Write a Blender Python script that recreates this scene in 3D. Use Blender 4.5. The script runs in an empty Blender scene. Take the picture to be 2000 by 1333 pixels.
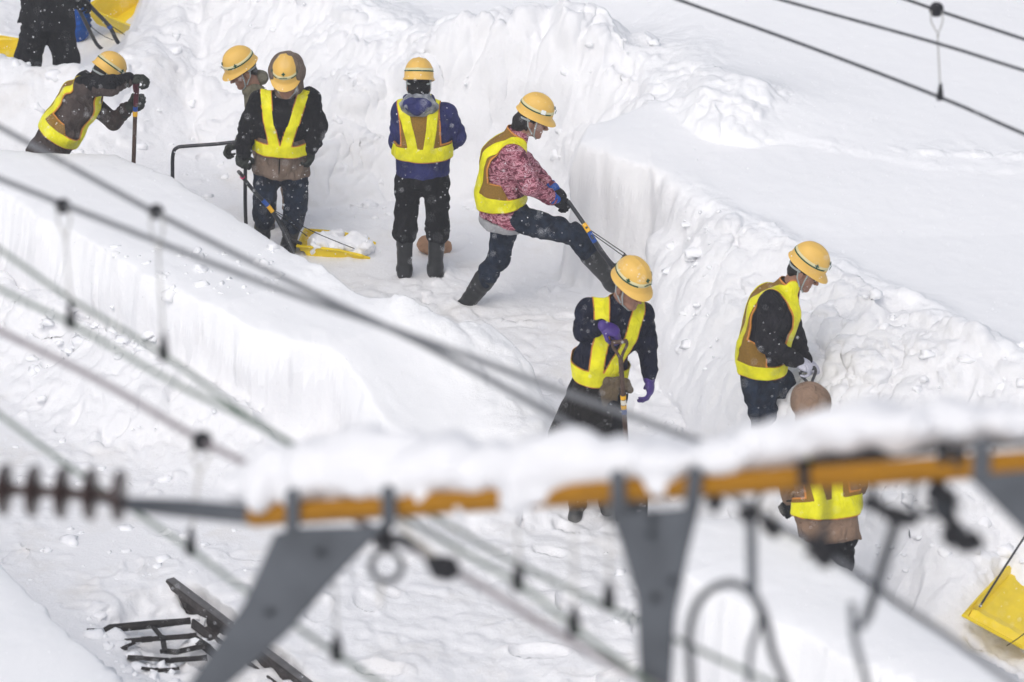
import bpy, math, random
import numpy as np
from mathutils import Vector, Matrix

# ------------------------------------------------------------------ camera, world, sun, exposure
scene = bpy.context.scene
CAMZ, PITCH, FPX = 12.0, math.radians(24.0), 8000.0     # lens as seen on a 2000 px wide frame
cam_data = bpy.data.cameras.new('camera')
cam = bpy.data.objects.new('camera', cam_data)
scene.collection.objects.link(cam)
cam.location = (0, 0, CAMZ)
cam.rotation_euler = (math.pi / 2 - PITCH, 0, 0)
cam_data.sensor_width = 36.0
cam_data.lens = FPX / 2000.0 * 36.0
cam_data.clip_start, cam_data.clip_end = 0.5, 2000
cam_data.dof.use_dof = True
cam_data.dof.focus_distance = 29.0
cam_data.dof.aperture_fstop = 2.7
scene.camera = cam

SUN_EL, SUN_ROT = math.radians(52), math.radians(205)
world = bpy.data.worlds.new('World'); scene.world = world
world.use_nodes = True
wn = world.node_tree; wn.nodes.clear()
w_out = wn.nodes.new('ShaderNodeOutputWorld'); w_bg = wn.nodes.new('ShaderNodeBackground')
w_sky = wn.nodes.new('ShaderNodeTexSky'); w_hsv = wn.nodes.new('ShaderNodeHueSaturation')
w_sky.sky_type = 'NISHITA'; w_sky.sun_disc = False
w_sky.sun_elevation = SUN_EL; w_sky.sun_rotation = SUN_ROT
w_sky.dust_density = 4.0; w_sky.air_density = 1.0
w_hsv.inputs['Saturation'].default_value = 0.50      # cloud cover takes the blue out of the light
wn.links.new(w_sky.outputs[0], w_hsv.inputs['Color']); wn.links.new(w_hsv.outputs[0], w_bg.inputs['Color'])
w_bg.inputs['Strength'].default_value = 0.12
wn.links.new(w_bg.outputs[0], w_out.inputs[0])
sun_data = bpy.data.lights.new('sun', 'SUN'); sun = bpy.data.objects.new('sun', sun_data)
scene.collection.objects.link(sun)
sun_data.energy = 0.4; sun_data.angle = math.radians(70); sun_data.color = (1.0, 0.99, 0.98)
# light from high up, on the camera side and a little from the left
sdir = Vector((math.sin(SUN_ROT) * math.cos(SUN_EL), math.cos(SUN_ROT) * math.cos(SUN_EL), math.sin(SUN_EL)))
sun.rotation_euler = sdir.to_track_quat('Z', 'Y').to_euler()
scene.view_settings.view_transform = 'Standard'; scene.view_settings.look = 'None'
scene.view_settings.gamma = 1.0; scene.view_settings.exposure = 0.31
scene.view_settings.use_curve_mapping = False
scene.render.engine = 'CYCLES'
scene.cycles.max_bounces = 8; scene.cycles.diffuse_bounces = 8; scene.cycles.glossy_bounces = 2
scene.cycles.use_denoising = True

# ------------------------------------------------------------------ picture rays -> places in the world
CF = np.array([0, math.cos(PITCH), -math.sin(PITCH)]); CU = np.array([0, math.sin(PITCH), math.cos(PITCH)])
CR = np.array([1.0, 0, 0]); CO = np.array([0, 0, CAMZ])
def ray(px, py): return CF + (px - 1000) / FPX * CR + (666.5 - py) / FPX * CU
def onz(px, py, z=0.0):
    d = ray(px, py); return CO + d * ((z - CAMZ) / d[2])
def ony(px, py, Y):
    d = ray(px, py); return CO + d * (Y / d[1])
def dep(px, py, t): return CO + ray(px, py) * t
TRACK = np.array([0.64, -0.77, 0.0])
VP = np.array([-6283.0, -2895.0])
def run_depth(a, da, b):
    return da * np.linalg.norm(np.array(a[:2]) - VP) / np.linalg.norm(np.array(b[:2]) - VP)

# ------------------------------------------------------------------ noise
def _h(ix, iy, iz, s):
    v = (ix.astype(np.int64) * 374761393 + iy.astype(np.int64) * 668265263 + iz.astype(np.int64) * 2147483647 + s * 974711) & 0xffffffff
    v = ((v ^ (v >> 13)) * 1274126177) & 0xffffffff
    v = ((v ^ (v >> 15)) * 2246822519) & 0xffffffff
    return ((v ^ (v >> 16)) & 0xffffff) / float(0x1000000)
def n2(x, y, s=0):
    ix, iy = np.floor(x), np.floor(y); fx, fy = x - ix, y - iy
    z = np.zeros_like(ix)
    u, v = fx * fx * fx * (fx * (fx * 6 - 15) + 10), fy * fy * fy * (fy * (fy * 6 - 15) + 10)
    a = _h(ix, iy, z, s); b = _h(ix + 1, iy, z, s); c = _h(ix, iy + 1, z, s); d = _h(ix + 1, iy + 1, z, s)
    return (a + (b - a) * u) * (1 - v) + (c + (d - c) * u) * v - 0.5
def fbm(x, y, s=0, o=4, g=0.5):
    r = 0; a = 1; t = 0
    for i in range(o):
        r = r + a * n2(x * 2 ** i + 17.3 * i + y * 0.31, y * 2 ** i - 9.1 * i - x * 0.27, s + i * 7); t += a; a *= g
    return r / t * 2
def n3(x, y, z, s=0):
    ix, iy, iz = np.floor(x), np.floor(y), np.floor(z)
    f = [x - ix, y - iy, z - iz]; u, v, w = [t * t * (3 - 2 * t) for t in f]
    def c(k):
        a = _h(ix, iy, iz + k, s); b = _h(ix + 1, iy, iz + k, s); cc = _h(ix, iy + 1, iz + k, s); d = _h(ix + 1, iy + 1, iz + k, s)
        return (a + (b - a) * u) * (1 - v) + (cc + (d - cc) * u) * v
    return (c(0) * (1 - w) + c(1) * w) * 2 - 1
def worley(x, y, s=0):
    """nearest and second distance, and the nearest cell's random value"""
    ix, iy = np.floor(x), np.floor(y)
    f1 = np.full(x.shape, 9.0); f2 = np.full(x.shape, 9.0); r1 = np.zeros(x.shape); z = np.zeros_like(ix)
    for dx in (-1, 0, 1):
        for dy in (-1, 0, 1):
            cx, cy = ix + dx, iy + dy
            d = np.hypot(cx + _h(cx, cy, z, s) - x, cy + _h(cx, cy, z, s + 5) - y)
            rr = _h(cx, cy, z, s + 11)
            m = d < f1
            f2 = np.where(m, f1, np.minimum(f2, d)); r1 = np.where(m, rr, r1); f1 = np.where(m, d, f1)
    return f1, f2, r1
def sstep(a, b, x):
    t = np.clip((x - a) / (b - a), 0, 1); return t * t * (3 - 2 * t)

# ------------------------------------------------------------------ objects, materials
COL = scene.collection
def tag(o, label=None, cat=None, group=None, kind=None):
    if label: o['label'] = label
    if cat: o['category'] = cat
    if group: o['group'] = group
    if kind: o['kind'] = kind
    return o
def link(name, me, mat=None, parent=None):
    o = bpy.data.objects.new(name, me); COL.objects.link(o)
    if mat is not None: me.materials.append(mat)
    if parent is not None:
        o.parent = parent; o.matrix_parent_inverse = Matrix.Translation(parent.location).inverted()
    return o
def empty(name, loc):
    o = bpy.data.objects.new(name, None); COL.objects.link(o); o.location = Vector(loc); o.empty_display_size = .1
    return o
def np_mesh(name, V, Q, smooth=True):
    me = bpy.data.meshes.new(name)
    V = np.asarray(V, dtype=np.float32); Q = np.asarray(Q, dtype=np.int32)
    me.vertices.add(len(V)); me.vertices.foreach_set('co', V.ravel())
    k = Q.shape[1]
    me.loops.add(Q.size); me.loops.foreach_set('vertex_index', Q.ravel())
    me.polygons.add(len(Q)); me.polygons.foreach_set('loop_start', np.arange(len(Q), dtype=np.int32) * k)
    me.update(calc_edges=True); me.validate()
    if smooth: me.polygons.foreach_set('use_smooth', np.ones(len(me.polygons), dtype=bool))
    return me
class MB:
    """collects tubes, boxes and plates, then links them as one mesh"""
    def __init__(s): s.v = []; s.f = []
    def add(s, V, F):
        o = len(s.v); s.v += [tuple(map(float, p)) for p in V]; s.f += [tuple(i + o for i in f) for f in F]
    def tube(s, pts, r, n=10, cap=True, flat=None):
        P = [np.array(p, float) for p in pts]; R = r if hasattr(r, '__len__') else [r] * len(P)
        T = []
        for i in range(len(P)):
            t = P[min(i + 1, len(P) - 1)] - P[max(i - 1, 0)]; T.append(t / (np.linalg.norm(t) + 1e-9))
        up = np.array([0, 0, 1.0]) if abs(T[0][2]) < .9 else np.array([1.0, 0, 0])
        nrm = up - T[0] * up.dot(T[0]); nrm /= np.linalg.norm(nrm)
        V = []
        for i, p in enumerate(P):
            nrm = nrm - T[i] * nrm.dot(T[i]); nrm /= (np.linalg.norm(nrm) + 1e-9); b = np.cross(T[i], nrm)
            for k in range(n):
                a = 2 * math.pi * k / n
                V.append(p + (nrm * math.cos(a) * (flat or 1) + b * math.sin(a)) * R[i])
        F = []
        for i in range(len(P) - 1):
            for k in range(n):
                F.append((i * n + k, i * n + (k + 1) % n, (i + 1) * n + (k + 1) % n, (i + 1) * n + k))
        if cap: F.append(tuple(range(n))[::-1]); F.append(tuple((len(P) - 1) * n + k for k in range(n)))
        s.add(V, F)
    def box(s, c, ax, ay, az):
        c, ax, ay, az = [np.array(t, float) for t in (c, ax, ay, az)]
        V = [c + i * ax + j * ay + k * az for i in (-1, 1) for j in (-1, 1) for k in (-1, 1)]
        s.add(V, [(0, 1, 3, 2), (4, 6, 7, 5), (0, 4, 5, 1), (2, 3, 7, 6), (0, 2, 6, 4), (1, 5, 7, 3)])
    def plate(s, pts, thick):
        """a flat outline given real thickness along its normal"""
        P = [np.array(p, float) for p in pts]; c = sum(P) / len(P)
        nn = sum(np.cross(P[i] - c, P[(i + 1) % len(P)] - c) for i in range(len(P))); nn /= np.linalg.norm(nn)
        n = len(P); V = [p + nn * thick / 2 for p in P] + [p - nn * thick / 2 for p in P]
        F = [tuple(range(n)), tuple(range(2 * n - 1, n - 1, -1))] + [(i, i + n, (i + 1) % n + n, (i + 1) % n) for i in range(n)]
        s.add(V, F)
    def ball(s, c, r, n=12, sq=(1, 1, 1)):
        V = []; F = []; m = n // 2
        for i in range(m + 1):
            for k in range(n):
                a, b = math.pi * i / m, 2 * math.pi * k / n
                V.append(np.array(c) + r * np.array([math.sin(a) * math.cos(b) * sq[0], math.sin(a) * math.sin(b) * sq[1], math.cos(a) * sq[2]]))
        for i in range(m):
            for k in range(n): F.append((i * n + k, (i + 1) * n + k, (i + 1) * n + (k + 1) % n, i * n + (k + 1) % n))
        s.add(V, F)
    def build(s, name, mat, parent=None, smooth=True, bevel=0):
        me = bpy.data.meshes.new(name); me.from_pydata(s.v, [], s.f); me.validate(); me.update()
        if smooth:
            me.polygons.foreach_set('use_smooth', np.ones(len(me.polygons), dtype=bool)); me.set_sharp_from_angle(angle=math.radians(40))
        o = link(name, me, mat, parent)
        if bevel:
            m = o.modifiers.new('bevel', 'BEVEL'); m.width = bevel; m.segments = 2; m.limit_method = 'ANGLE'
        return o
def crv(pts, n=8):
    """smooth curve through points"""
    P = [np.array(p, float) for p in pts]; out = []
    for i in range(len(P) - 1):
        p0, p1, p2, p3 = P[max(i - 1, 0)], P[i], P[i + 1], P[min(i + 2, len(P) - 1)]
        for k in range(n):
            t = k / n
            out.append(.5 * (2 * p1 + (p2 - p0) * t + (2 * p0 - 5 * p1 + 4 * p2 - p3) * t * t + (3 * p1 - p0 - 3 * p2 + p3) * t ** 3))
    out.append(P[-1]); return out

def srgb(r, g, b):
    f = lambda c: c / 12.92 if c <= .04045 else ((c + .055) / 1.055) ** 2.4
    return (f(r / 255), f(g / 255), f(b / 255), 1)
MATS = {}
def mat(name, col, rough=.8, bump=0.0, bscale=60, var=0.0, vscale=6, metal=0.0, col2=None, spec=.3, sheen=0, folds=0, coord='Object'):
    if name in MATS: return MATS[name]
    m = bpy.data.materials.new(name); m.use_nodes = True; nt = m.node_tree; b = nt.nodes['Principled BSDF']
    b.inputs['Roughness'].default_value = rough; b.inputs['Metallic'].default_value = metal
    b.inputs['Specular IOR Level'].default_value = spec
    if sheen: b.inputs['Sheen Weight'].default_value = sheen
    tc = nt.nodes.new('ShaderNodeTexCoord')
    def noise(sc, det=3):
        n = nt.nodes.new('ShaderNodeTexNoise'); n.inputs['Scale'].default_value = sc; n.inputs['Detail'].default_value = det
        nt.links.new(tc.outputs[coord], n.inputs['Vector']); return n
    c = tuple(col[:3]) + (1,)
    if var or col2:
        n = noise(vscale); r = nt.nodes.new('ShaderNodeMapRange'); r.inputs[1].default_value = .35; r.inputs[2].default_value = .65
        nt.links.new(n.outputs['Fac'], r.inputs[0])
        mx = nt.nodes.new('ShaderNodeMix'); mx.data_type = 'RGBA'
        c2 = tuple(col2[:3]) + (1,) if col2 else tuple(x * (1 - var) for x in col[:3]) + (1,)
        mx.inputs[6].default_value = c; mx.inputs[7].default_value = c2
        nt.links.new(r.outputs[0], mx.inputs[0]); nt.links.new(mx.outputs[2], b.inputs['Base Color'])
    else: b.inputs['Base Color'].default_value = c
    if bump:
        n = noise(bscale, 4); bp = nt.nodes.new('ShaderNodeBump'); bp.inputs['Strength'].default_value = bump; bp.inputs['Distance'].default_value = .01
        nt.links.new(n.outputs['Fac'], bp.inputs['Height']); nt.links.new(bp.outputs[0], b.inputs['Normal'])
    if folds:
        mp = nt.nodes.new('ShaderNodeMapping'); mp.inputs['Scale'].default_value = (1, 1, .55); nt.links.new(tc.outputs[coord], mp.inputs[0])
        n = nt.nodes.new('ShaderNodeTexNoise'); n.inputs['Scale'].default_value = 17; n.inputs['Detail'].default_value = 2; n.inputs['Distortion'].default_value = 1.2
        nt.links.new(mp.outputs[0], n.inputs['Vector']); b3 = nt.nodes.new('ShaderNodeBump'); b3.inputs['Strength'].default_value = folds; b3.inputs['Distance'].default_value = .035
        nt.links.new(n.outputs['Fac'], b3.inputs['Height'])
        if bump: nt.links.new(bp.outputs[0], b3.inputs['Normal'])
        nt.links.new(b3.outputs[0], b.inputs['Normal'])
    MATS[name] = m; return m
# ------------------------------------------------------------------ snow: the ground and the cut banks
def snow_material(name, dirt):
    m = bpy.data.materials.new(name); m.use_nodes = True; nt = m.node_tree; b = nt.nodes['Principled BSDF']

    b.inputs['Roughness'].default_value = .65; b.inputs['Specular IOR Level'].default_value = .25
    tc = nt.nodes.new('ShaderNodeTexCoord')
    def noise(sc, det, rough=.6):
        n = nt.nodes.new('ShaderNodeTexNoise'); n.inputs['Scale'].default_value = sc; n.inputs['Detail'].default_value = det
        n.inputs['Roughness'].default_value = rough; nt.links.new(tc.outputs['Object'], n.inputs['Vector']); return n
    at = nt.nodes.new('ShaderNodeAttribute'); at.attribute_name = 'rough_snow'
    white = (.90, .905, .92, 1) if dirt < .3 else (.855, .858, .875, 1)
    mx = nt.nodes.new('ShaderNodeMix'); mx.data_type = 'RGBA'; mx.inputs[6].default_value = white
    mx.inputs[7].default_value = (.66, .62, .57, 1)
    n1 = noise(1.7, 6, .65); r = nt.nodes.new('ShaderNodeMapRange'); r.inputs[1].default_value = .52; r.inputs[2].default_value = .80
    r.inputs[4].default_value = dirt
    nt.links.new(n1.outputs['Fac'], r.inputs[0])
    ml = nt.nodes.new('ShaderNodeMath'); ml.operation = 'MULTIPLY'
    ag = nt.nodes.new('ShaderNodeAttribute'); ag.attribute_name = 'grime'
    nt.links.new(r.outputs[0], ml.inputs[0]); nt.links.new(ag.outputs['Fac'], ml.inputs[1])
    nt.links.new(ml.outputs[0], mx.inputs[0]); nt.links.new(mx.outputs[2], b.inputs['Base Color'])
    n2_ = noise(26, 6, .72); n3_ = noise(140, 3, .6)
    b1 = nt.nodes.new('ShaderNodeBump'); b1.inputs['Distance'].default_value = .02
    sm = nt.nodes.new('ShaderNodeMath'); sm.operation = 'MULTIPLY_ADD'; sm.inputs[1].default_value = .55; sm.inputs[2].default_value = .06
    nt.links.new(at.outputs['Fac'], sm.inputs[0]); nt.links.new(sm.outputs[0], b1.inputs['Strength'])
    nt.links.new(n2_.outputs['Fac'], b1.inputs['Height'])
    b2 = nt.nodes.new('ShaderNodeBump'); b2.inputs['Distance'].default_value = .004; b2.inputs['Strength'].default_value = .35
    nt.links.new(n3_.outputs['Fac'], b2.inputs['Height']); nt.links.new(b1.outputs[0], b2.inputs['Normal'])
    nt.links.new(b2.outputs[0], b.inputs['Normal'])
    return m
SNOW = snow_material('snow', .55)
SNOW_BANK = snow_material('bank_snow', .18)
SNOW_PLAIN = mat('fresh_snow', (.90, .905, .925), .7, bump=.25, bscale=40)

def poly(pts, z): return np.array([onz(p[0], p[1], p[2] if len(p) > 2 else z)[:2] for p in pts])
def sdist(X, Y, P):
    """distance to a closed outline, positive inside"""
    d = np.full(X.shape, 1e9); ins = np.zeros(X.shape, bool); n = len(P)
    for i in range(n):
        a, b = P[i], P[(i + 1) % n]; e = b - a
        wx, wy = X - a[0], Y - a[1]
        t = np.clip((wx * e[0] + wy * e[1]) / (e.dot(e) + 1e-12), 0, 1)
        d = np.minimum(d, np.hypot(wx - t * e[0], wy - t * e[1]))
        c = ((a[1] > Y) != (b[1] > Y)) & (X < (b[0] - a[0]) * (Y - a[1]) / (b[1] - a[1] + 1e-12) + a[0])
        ins ^= c
    return np.where(ins, d, -d)
def line_dist(X, Y, P):
    """distance to an open line and the share of its length reached"""
    d = np.full(X.shape, 1e9); s = np.zeros(X.shape); L = 0; T = sum(np.linalg.norm(P[i + 1] - P[i]) for i in range(len(P) - 1))
    for i in range(len(P) - 1):
        a, b = P[i], P[i + 1]; e = b - a; l = np.linalg.norm(e)
        wx, wy = X - a[0], Y - a[1]; t = np.clip((wx * e[0] + wy * e[1]) / (l * l), 0, 1)
        dd = np.hypot(wx - t * e[0], wy - t * e[1]); m = dd < d
        d = np.where(m, dd, d); s = np.where(m, (L + t * l) / T, s); L += l
    return d, s
BANKS = [
 # the long block between the tracks
 ('block', poly([(-700, 262), (-100, 286), (225, 293), (330, 335), (450, 405), (560, 475), (610, 512), (700, 552), (890, 602, .85), (960, 640, .65), (1040, 730, .45), (1066, 850, .3), (1060, 890, .3), (850, 905, .3),
            (750, 840, .4), (660, 728, .55), (500, 620), (330, 552), (200, 480), (0, 365), (-150, 290), (-700, 60)], .9)),
 # its continuation towards the camera
 ('block', poly([(1335, 1004), (1450, 998), (1560, 1040), (1650, 1100), (1850, 1232), (2000, 1318), (2500, 1640), (2500, 1900), (2200, 1560), (1760, 1325), (1600, 1245), (1500, 1200), (1340, 1112)], .85)),
 # near corner bank
 ('corner', poly([(-900, 560), (-200, 950), (0, 1090), (60, 1150), (140, 1240), (285, 1340), (420, 1440), (800, 1700), (-900, 1900)], .9)),
 # the wide bank on the right
 ('right', poly([(1128, 296), (1150, 262), (1262, 236), (1330, 232), (1500, 262), (1800, 320), (2400, 330), (3600, 420), (3200, 1500), (2400, 930), (2100, 772), (1900, 668), (1800, 606), (1700, 556), (1560, 486), (1400, 420), (1300, 352)], 1.0)),
 # the heaped bank behind
 ('back', poly([(-1500, -900), (160, -760), (400, -330), (480, -70), (570, -8), (700, 48), (775, 108), (865, 122), (1100, 120), (1262, 145, 1.0), (1330, 210, 1.2), (1500, 255, 1.2), (1800, 312, 1.2), (2400, 326, 1.2), (4000, 420, 1.2), (6500, -1700, 1.2), (-2600, -1750)], .8)),
]
RAIL_A, RAIL_B = onz(348, 1152, 0.0), onz(604, 1345, 0.0)
RDIR = (RAIL_B - RAIL_A) / np.linalg.norm(RAIL_B - RAIL_A)
def height(X, Y, full=False):
    floor = .05 * fbm(X * .9, Y * .9, 3, 3) + .035 * np.abs(fbm(X * 3.2, Y * 2.6, 9, 3)) + .016 * fbm(X * 11, Y * 9, 21, 4, .6)
    f1, f2, rr = worley(X * 5 + .6 * fbm(X * 3, Y * 3, 5, 2), Y * 4.2, 77)
    floor = floor + .022 * sstep(.05, .5, f2 - f1) * rr
    if X.size > 5000:
        q_ = np.random.RandomState(12)
        for _ in range(330):
            fx_, fy_ = q_.uniform(-4.5, 4.5), q_.uniform(21, 31.5); a_ = q_.uniform(0, 6.28); ln = q_.uniform(.10, .17); wd = ln * .42
            i0, i1 = np.searchsorted(X[:, 0], [fx_ - .5, fx_ + .5]); j0, j1 = np.searchsorted(Y[0], [fy_ - .5, fy_ + .5])
            if i1 <= i0 or j1 <= j0: continue
            sx, sy = X[i0:i1, j0:j1] - fx_, Y[i0:i1, j0:j1] - fy_
            u_, v_ = (sx * math.cos(a_) + sy * math.sin(a_)) / ln, (-sx * math.sin(a_) + sy * math.cos(a_)) / wd
            e_ = np.sqrt(u_ * u_ + v_ * v_); floor[i0:i1, j0:j1] += -.065 * sstep(1.15, .75, e_) + .014 * np.exp(-((e_ - 1.3) / .22) ** 2)
    h = floor.copy(); rough = np.full(X.shape, .8); label = np.zeros(X.shape, np.int32); gr = np.full(X.shape, 1.0)
    # rubble: heaped lumps of several sizes
    wx, wy = .35 * fbm(X * 2.3, Y * 2.3, 31, 3), .35 * fbm(X * 2.3, Y * 2.3, 37, 3)
    def lumps(f, s):
        a, b, r = worley((X + wx * .4) * f, (Y + wy * .4) * f, s)
        return (1 - np.clip(a, 0, 1) ** 2) * (.35 + .65 * r) * sstep(0, .18, b - a)
    def soft_lumps(f, s):
        a, b, r = worley((X + wx * .6) * f, (Y + wy * .6) * f * .8, s)
        return np.exp(-(a * 1.5) ** 2) * (.3 + .7 * r)
    rub = .52 * soft_lumps(1.9, 101) + .20 * soft_lumps(4.0, 104) + .11 * lumps(6, 102) + .035 * lumps(12, 103) + .13 * fbm(X * 5, Y * 4, 41, 5, .6) + .025 * lumps(21, 105)
    # talus heights along the foot of the banks: (bank, height, width)
    D = []
    for i, (kind, P) in enumerate(BANKS):
        d = sdist(X, Y, P); D.append(d)
    en = .035 * fbm(X * 2.2, Y * 2.2, 55, 3) + .022 * fbm(X * 9, Y * 6, 56, 3) + .006 * fbm(X * 45, Y * 14, 58, 2)
    # ---- foot of the long block: heaps of cast-off snow
    tmask = sstep(-1.0, -.02, D[0]) * (Y < 30)
    side = sstep(.0, .35, onside(X, Y))                     # 1 on the camera side of the block
    tal = (tmask ** 1.3) * (.18 + .22 * np.clip(.5 + fbm(X * .8, Y * .8, 71, 2), 0, 1)) * side
    h = h + tal + rub * .34 * tmask * side
    h = h + (1 - side) * sstep(-.55, -.05, D[0]) * (.10 + .12 * rub) * (D[0] < .2)
    # mounds on the lee side, where the block gets rough
    md, ms = line_dist(X, Y, poly([(660, 530), (820, 585), (950, 640), (1020, 720)], .8))
    md_w = np.exp(-(md / .32) ** 2)
    # ---- rubble slope below the right bank
    w_r = .22 + 1.5 * sstep(.35, 1.9, X) * (1 - .6 * sstep(2.6, 3.5, X))
    tr = np.clip(1 + D[3] / w_r, 0, 1); tr = np.where(X < 1.0, tr ** 2 * .6, tr)
    slope_r = (tr ** .9) * (.34 + .66 * sstep(.55, 1.25, X)) + rub * .34 * sstep(0, .35, tr) * (.5 + .5 * sstep(.7, 1.5, X))
    h = np.maximum(h, h * .5 + slope_r * (tr > 0))
    # ---- rubble slope below the back bank; wide on the left
    w_b = .95 + .55 * sstep(-.6, -1.8, X) * sstep(-3.1, -2.4, X)
    tb = np.clip(1 + D[4] / w_b, 0, 1)
    slope_b = tb ** 1.15 * (.42 + .2 * sstep(-.3, -1.5, X)) + rub * .34 * sstep(0, .3, tb)
    slope_b = slope_b * (1 - .75 * sstep(1.0, 2.0, X))
    h = np.maximum(h, h * .6 + slope_b * (tb > 0))
    # ---- ridge in front of the far workers, left
    rd, rs = line_dist(X, Y, poly([(-500, 70), (-60, 96), (60, 118), (150, 124), (230, 104), (300, 60), (350, -40)], .62))
    ridge = np.exp(-(rd / .42) ** 2) * (.50 + .10 * fbm(X * 1.7, Y * 1.7, 91, 3)) + rub * .16 * np.exp(-(rd / .7) ** 2)
    h = np.maximum(h, h * .3 + ridge)
    rough = np.maximum(rough, sstep(0, .2, np.maximum(tb, tr)))
    gr = gr * (1 - .75 * sstep(0, .25, np.maximum(np.maximum(tb, tr), tmask * side)))
    # ---- the banks themselves
    tops = [
        .9 + .04 * fbm(X * .6, Y * .6, 61, 2) + np.interp(X * TRACK[0] + Y * TRACK[1], [-21.0, -20.2, -19.6, -19.0], [0, -.15, -.4, -.6]),
        .85 + .03 * fbm(X * .6, Y * .6, 62, 2),
        .9 + .03 * fbm(X * .6, Y * .6, 63, 2),
        1.0 + .055 * np.clip(Y - 26.5, 0, 40) + .05 * fbm(X * .35, Y * .35, 64, 2),
        .8 + .42 * sstep(.6, 2.2, X) + .055 * np.clip(Y - 30, 0, 60) + .04 * fbm(X * .4, Y * .4, 65, 2)]
    g_ = sstep(.9, 2.0, X); tops[4] = tops[4] * (1 - g_) + (tops[3] + .01) * g_
    soft = [.12, .11, .12, .18, 1.0 + 2.6 * sstep(1.5, 2.8, X)]
    h0 = h.copy(); S = np.zeros(X.shape); T = np.zeros(X.shape)
    en2 = .22 * fbm(X * 1.3, Y * 1.3, 155, 4, .6)
    for i, (kind, P) in enumerate(BANKS):
        d = D[i] + en + (en2 * sstep(1.9, 1.1, X) if i == 4 else 0)
        s = sstep(-soft[i], 0.0, d)
        s = s * (1 - .05 * np.exp(-np.clip(d, 0, 9) / .10))
        top = tops[i] + .004 * fbm(X * 7, Y * 7, 81, 3)
        if i == 0: top = top + md_w * (.05 + .14 * rub) + .05 * sstep(.3, .0, D[0]) * (1 - side) * (rub - .2) * sstep(-1.4, -.6, X)
        if i == 3: top = top + rub * .16 * np.exp(-(np.clip(D[3], 0, 9) / .12) ** 2) * sstep(.9, 1.9, X)
        if i == 4:
            c = onz(1015, 95, 1.1); b2 = onz(1180, 125, 1.1); b3 = onz(1400, 180, 1.25)
            heap = .78 * np.exp(-(((X - c[0]) / .72) ** 2 + ((Y - c[1]) / .6) ** 2)) + .16 * np.exp(-(((X - b2[0]) / .6) ** 2 + ((Y - b2[1]) / .5) ** 2)) + .12 * np.exp(-(((X - b3[0]) / .8) ** 2 + ((Y - b3[1]) / .5) ** 2))
            m = sstep(.03, .2, heap); near = np.exp(-(np.clip(D[4], 0, 9) / .5) ** 2) * sstep(2.2, 1.4, X)
            top = top + heap + rub * .34 * np.maximum(m, .8 * near)
            # a trail of clods over the far plain
            ld, _ = line_dist(X, Y, poly([(1400, 170), (1520, 215), (1640, 240), (2000, 262), (2600, 300)], 1.3))
            lw = np.exp(-(ld / .35) ** 2)
            top = top + lw * .07 * np.clip(rub - .35, 0, 1)
        else: m = 0
        if i >= 3: top = top + (rub - .3) * 1.15 * s * (1 - s) * (sstep(2.2, 1.3, X) if i == 4 else (sstep(.7, 1.5, X) * .8 + .15) * sstep(28.2, 27.2, Y))
        up = top * s > T
        T = np.maximum(T, top * s); S = np.maximum(S, s)
        r_top = .04 + (md_w * .9 if i == 0 else 0) + (np.maximum(m, near) if i == 4 else 0)
        face = (s > .02) & (d < .03)
        rough = np.where((s > .5) & up, np.where(d < .02, .45, r_top), rough)
        gr = np.where((s > .1) & up, .12, gr)
        label = np.where((D[i] > -.07) & (s > .05), i + 1, label)
    h = h0 * (1 - S) + T
    # ---- hollow dug out beside the rail
    q = (X - RAIL_A[0]) * RDIR[0] + (Y - RAIL_A[1]) * RDIR[1]; off = (X - RAIL_A[0]) * -RDIR[1] + (Y - RAIL_A[1]) * RDIR[0]
    left = -off
    hol = sstep(-.10, .10, q + .05 * fbm(X * 9, Y * 9, 7, 2)) * sstep(-.10, -.06, left) * sstep(.80, .42, left + .25 * fbm(X * 4, Y * 4, 8, 3))
    h = h - hol * (label == 0) * (.115 + .06 * fbm(X * 6, Y * 6, 19, 3))
    if full: return h, rough, label, gr
    return h
def onside(X, Y):
    """distance to the camera side of a line drawn along the middle of the long block"""
    a = onz(-100, 320, .9); b = onz(900, 800, .9); e = (b - a)[:2]; e = e / np.linalg.norm(e)
    return (X - a[0]) * e[1] - (Y - a[1]) * e[0]
def gz(x, y): return float(height(np.array([[x]], float), np.array([[y]], float))[0, 0])

def axis(lo, hi, step, far_lo, far_hi, g=1.35):
    mid = list(np.arange(lo, hi, step)); a = []; s = step * 3; p = lo - s
    while p > far_lo: a.append(p); s *= g; p -= s
    a.append(far_lo); b = []; s = step * 3; p = mid[-1] + s
    while p < far_hi: b.append(p); s *= g; p += s
    b.append(far_hi); return np.array(a[::-1] + mid + b)
gx = axis(-5.1, 5.1, .0155, -400, 400); gy = axis(20.6, 37.0, .019, -300, 700)
GX, GY = np.meshgrid(gx, gy, indexing='ij')
GZ, GR, GL, GG = height(GX, GY, True)
nx_, ny_ = GX.shape
VV = np.stack([GX, GY, GZ], -1)
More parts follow.
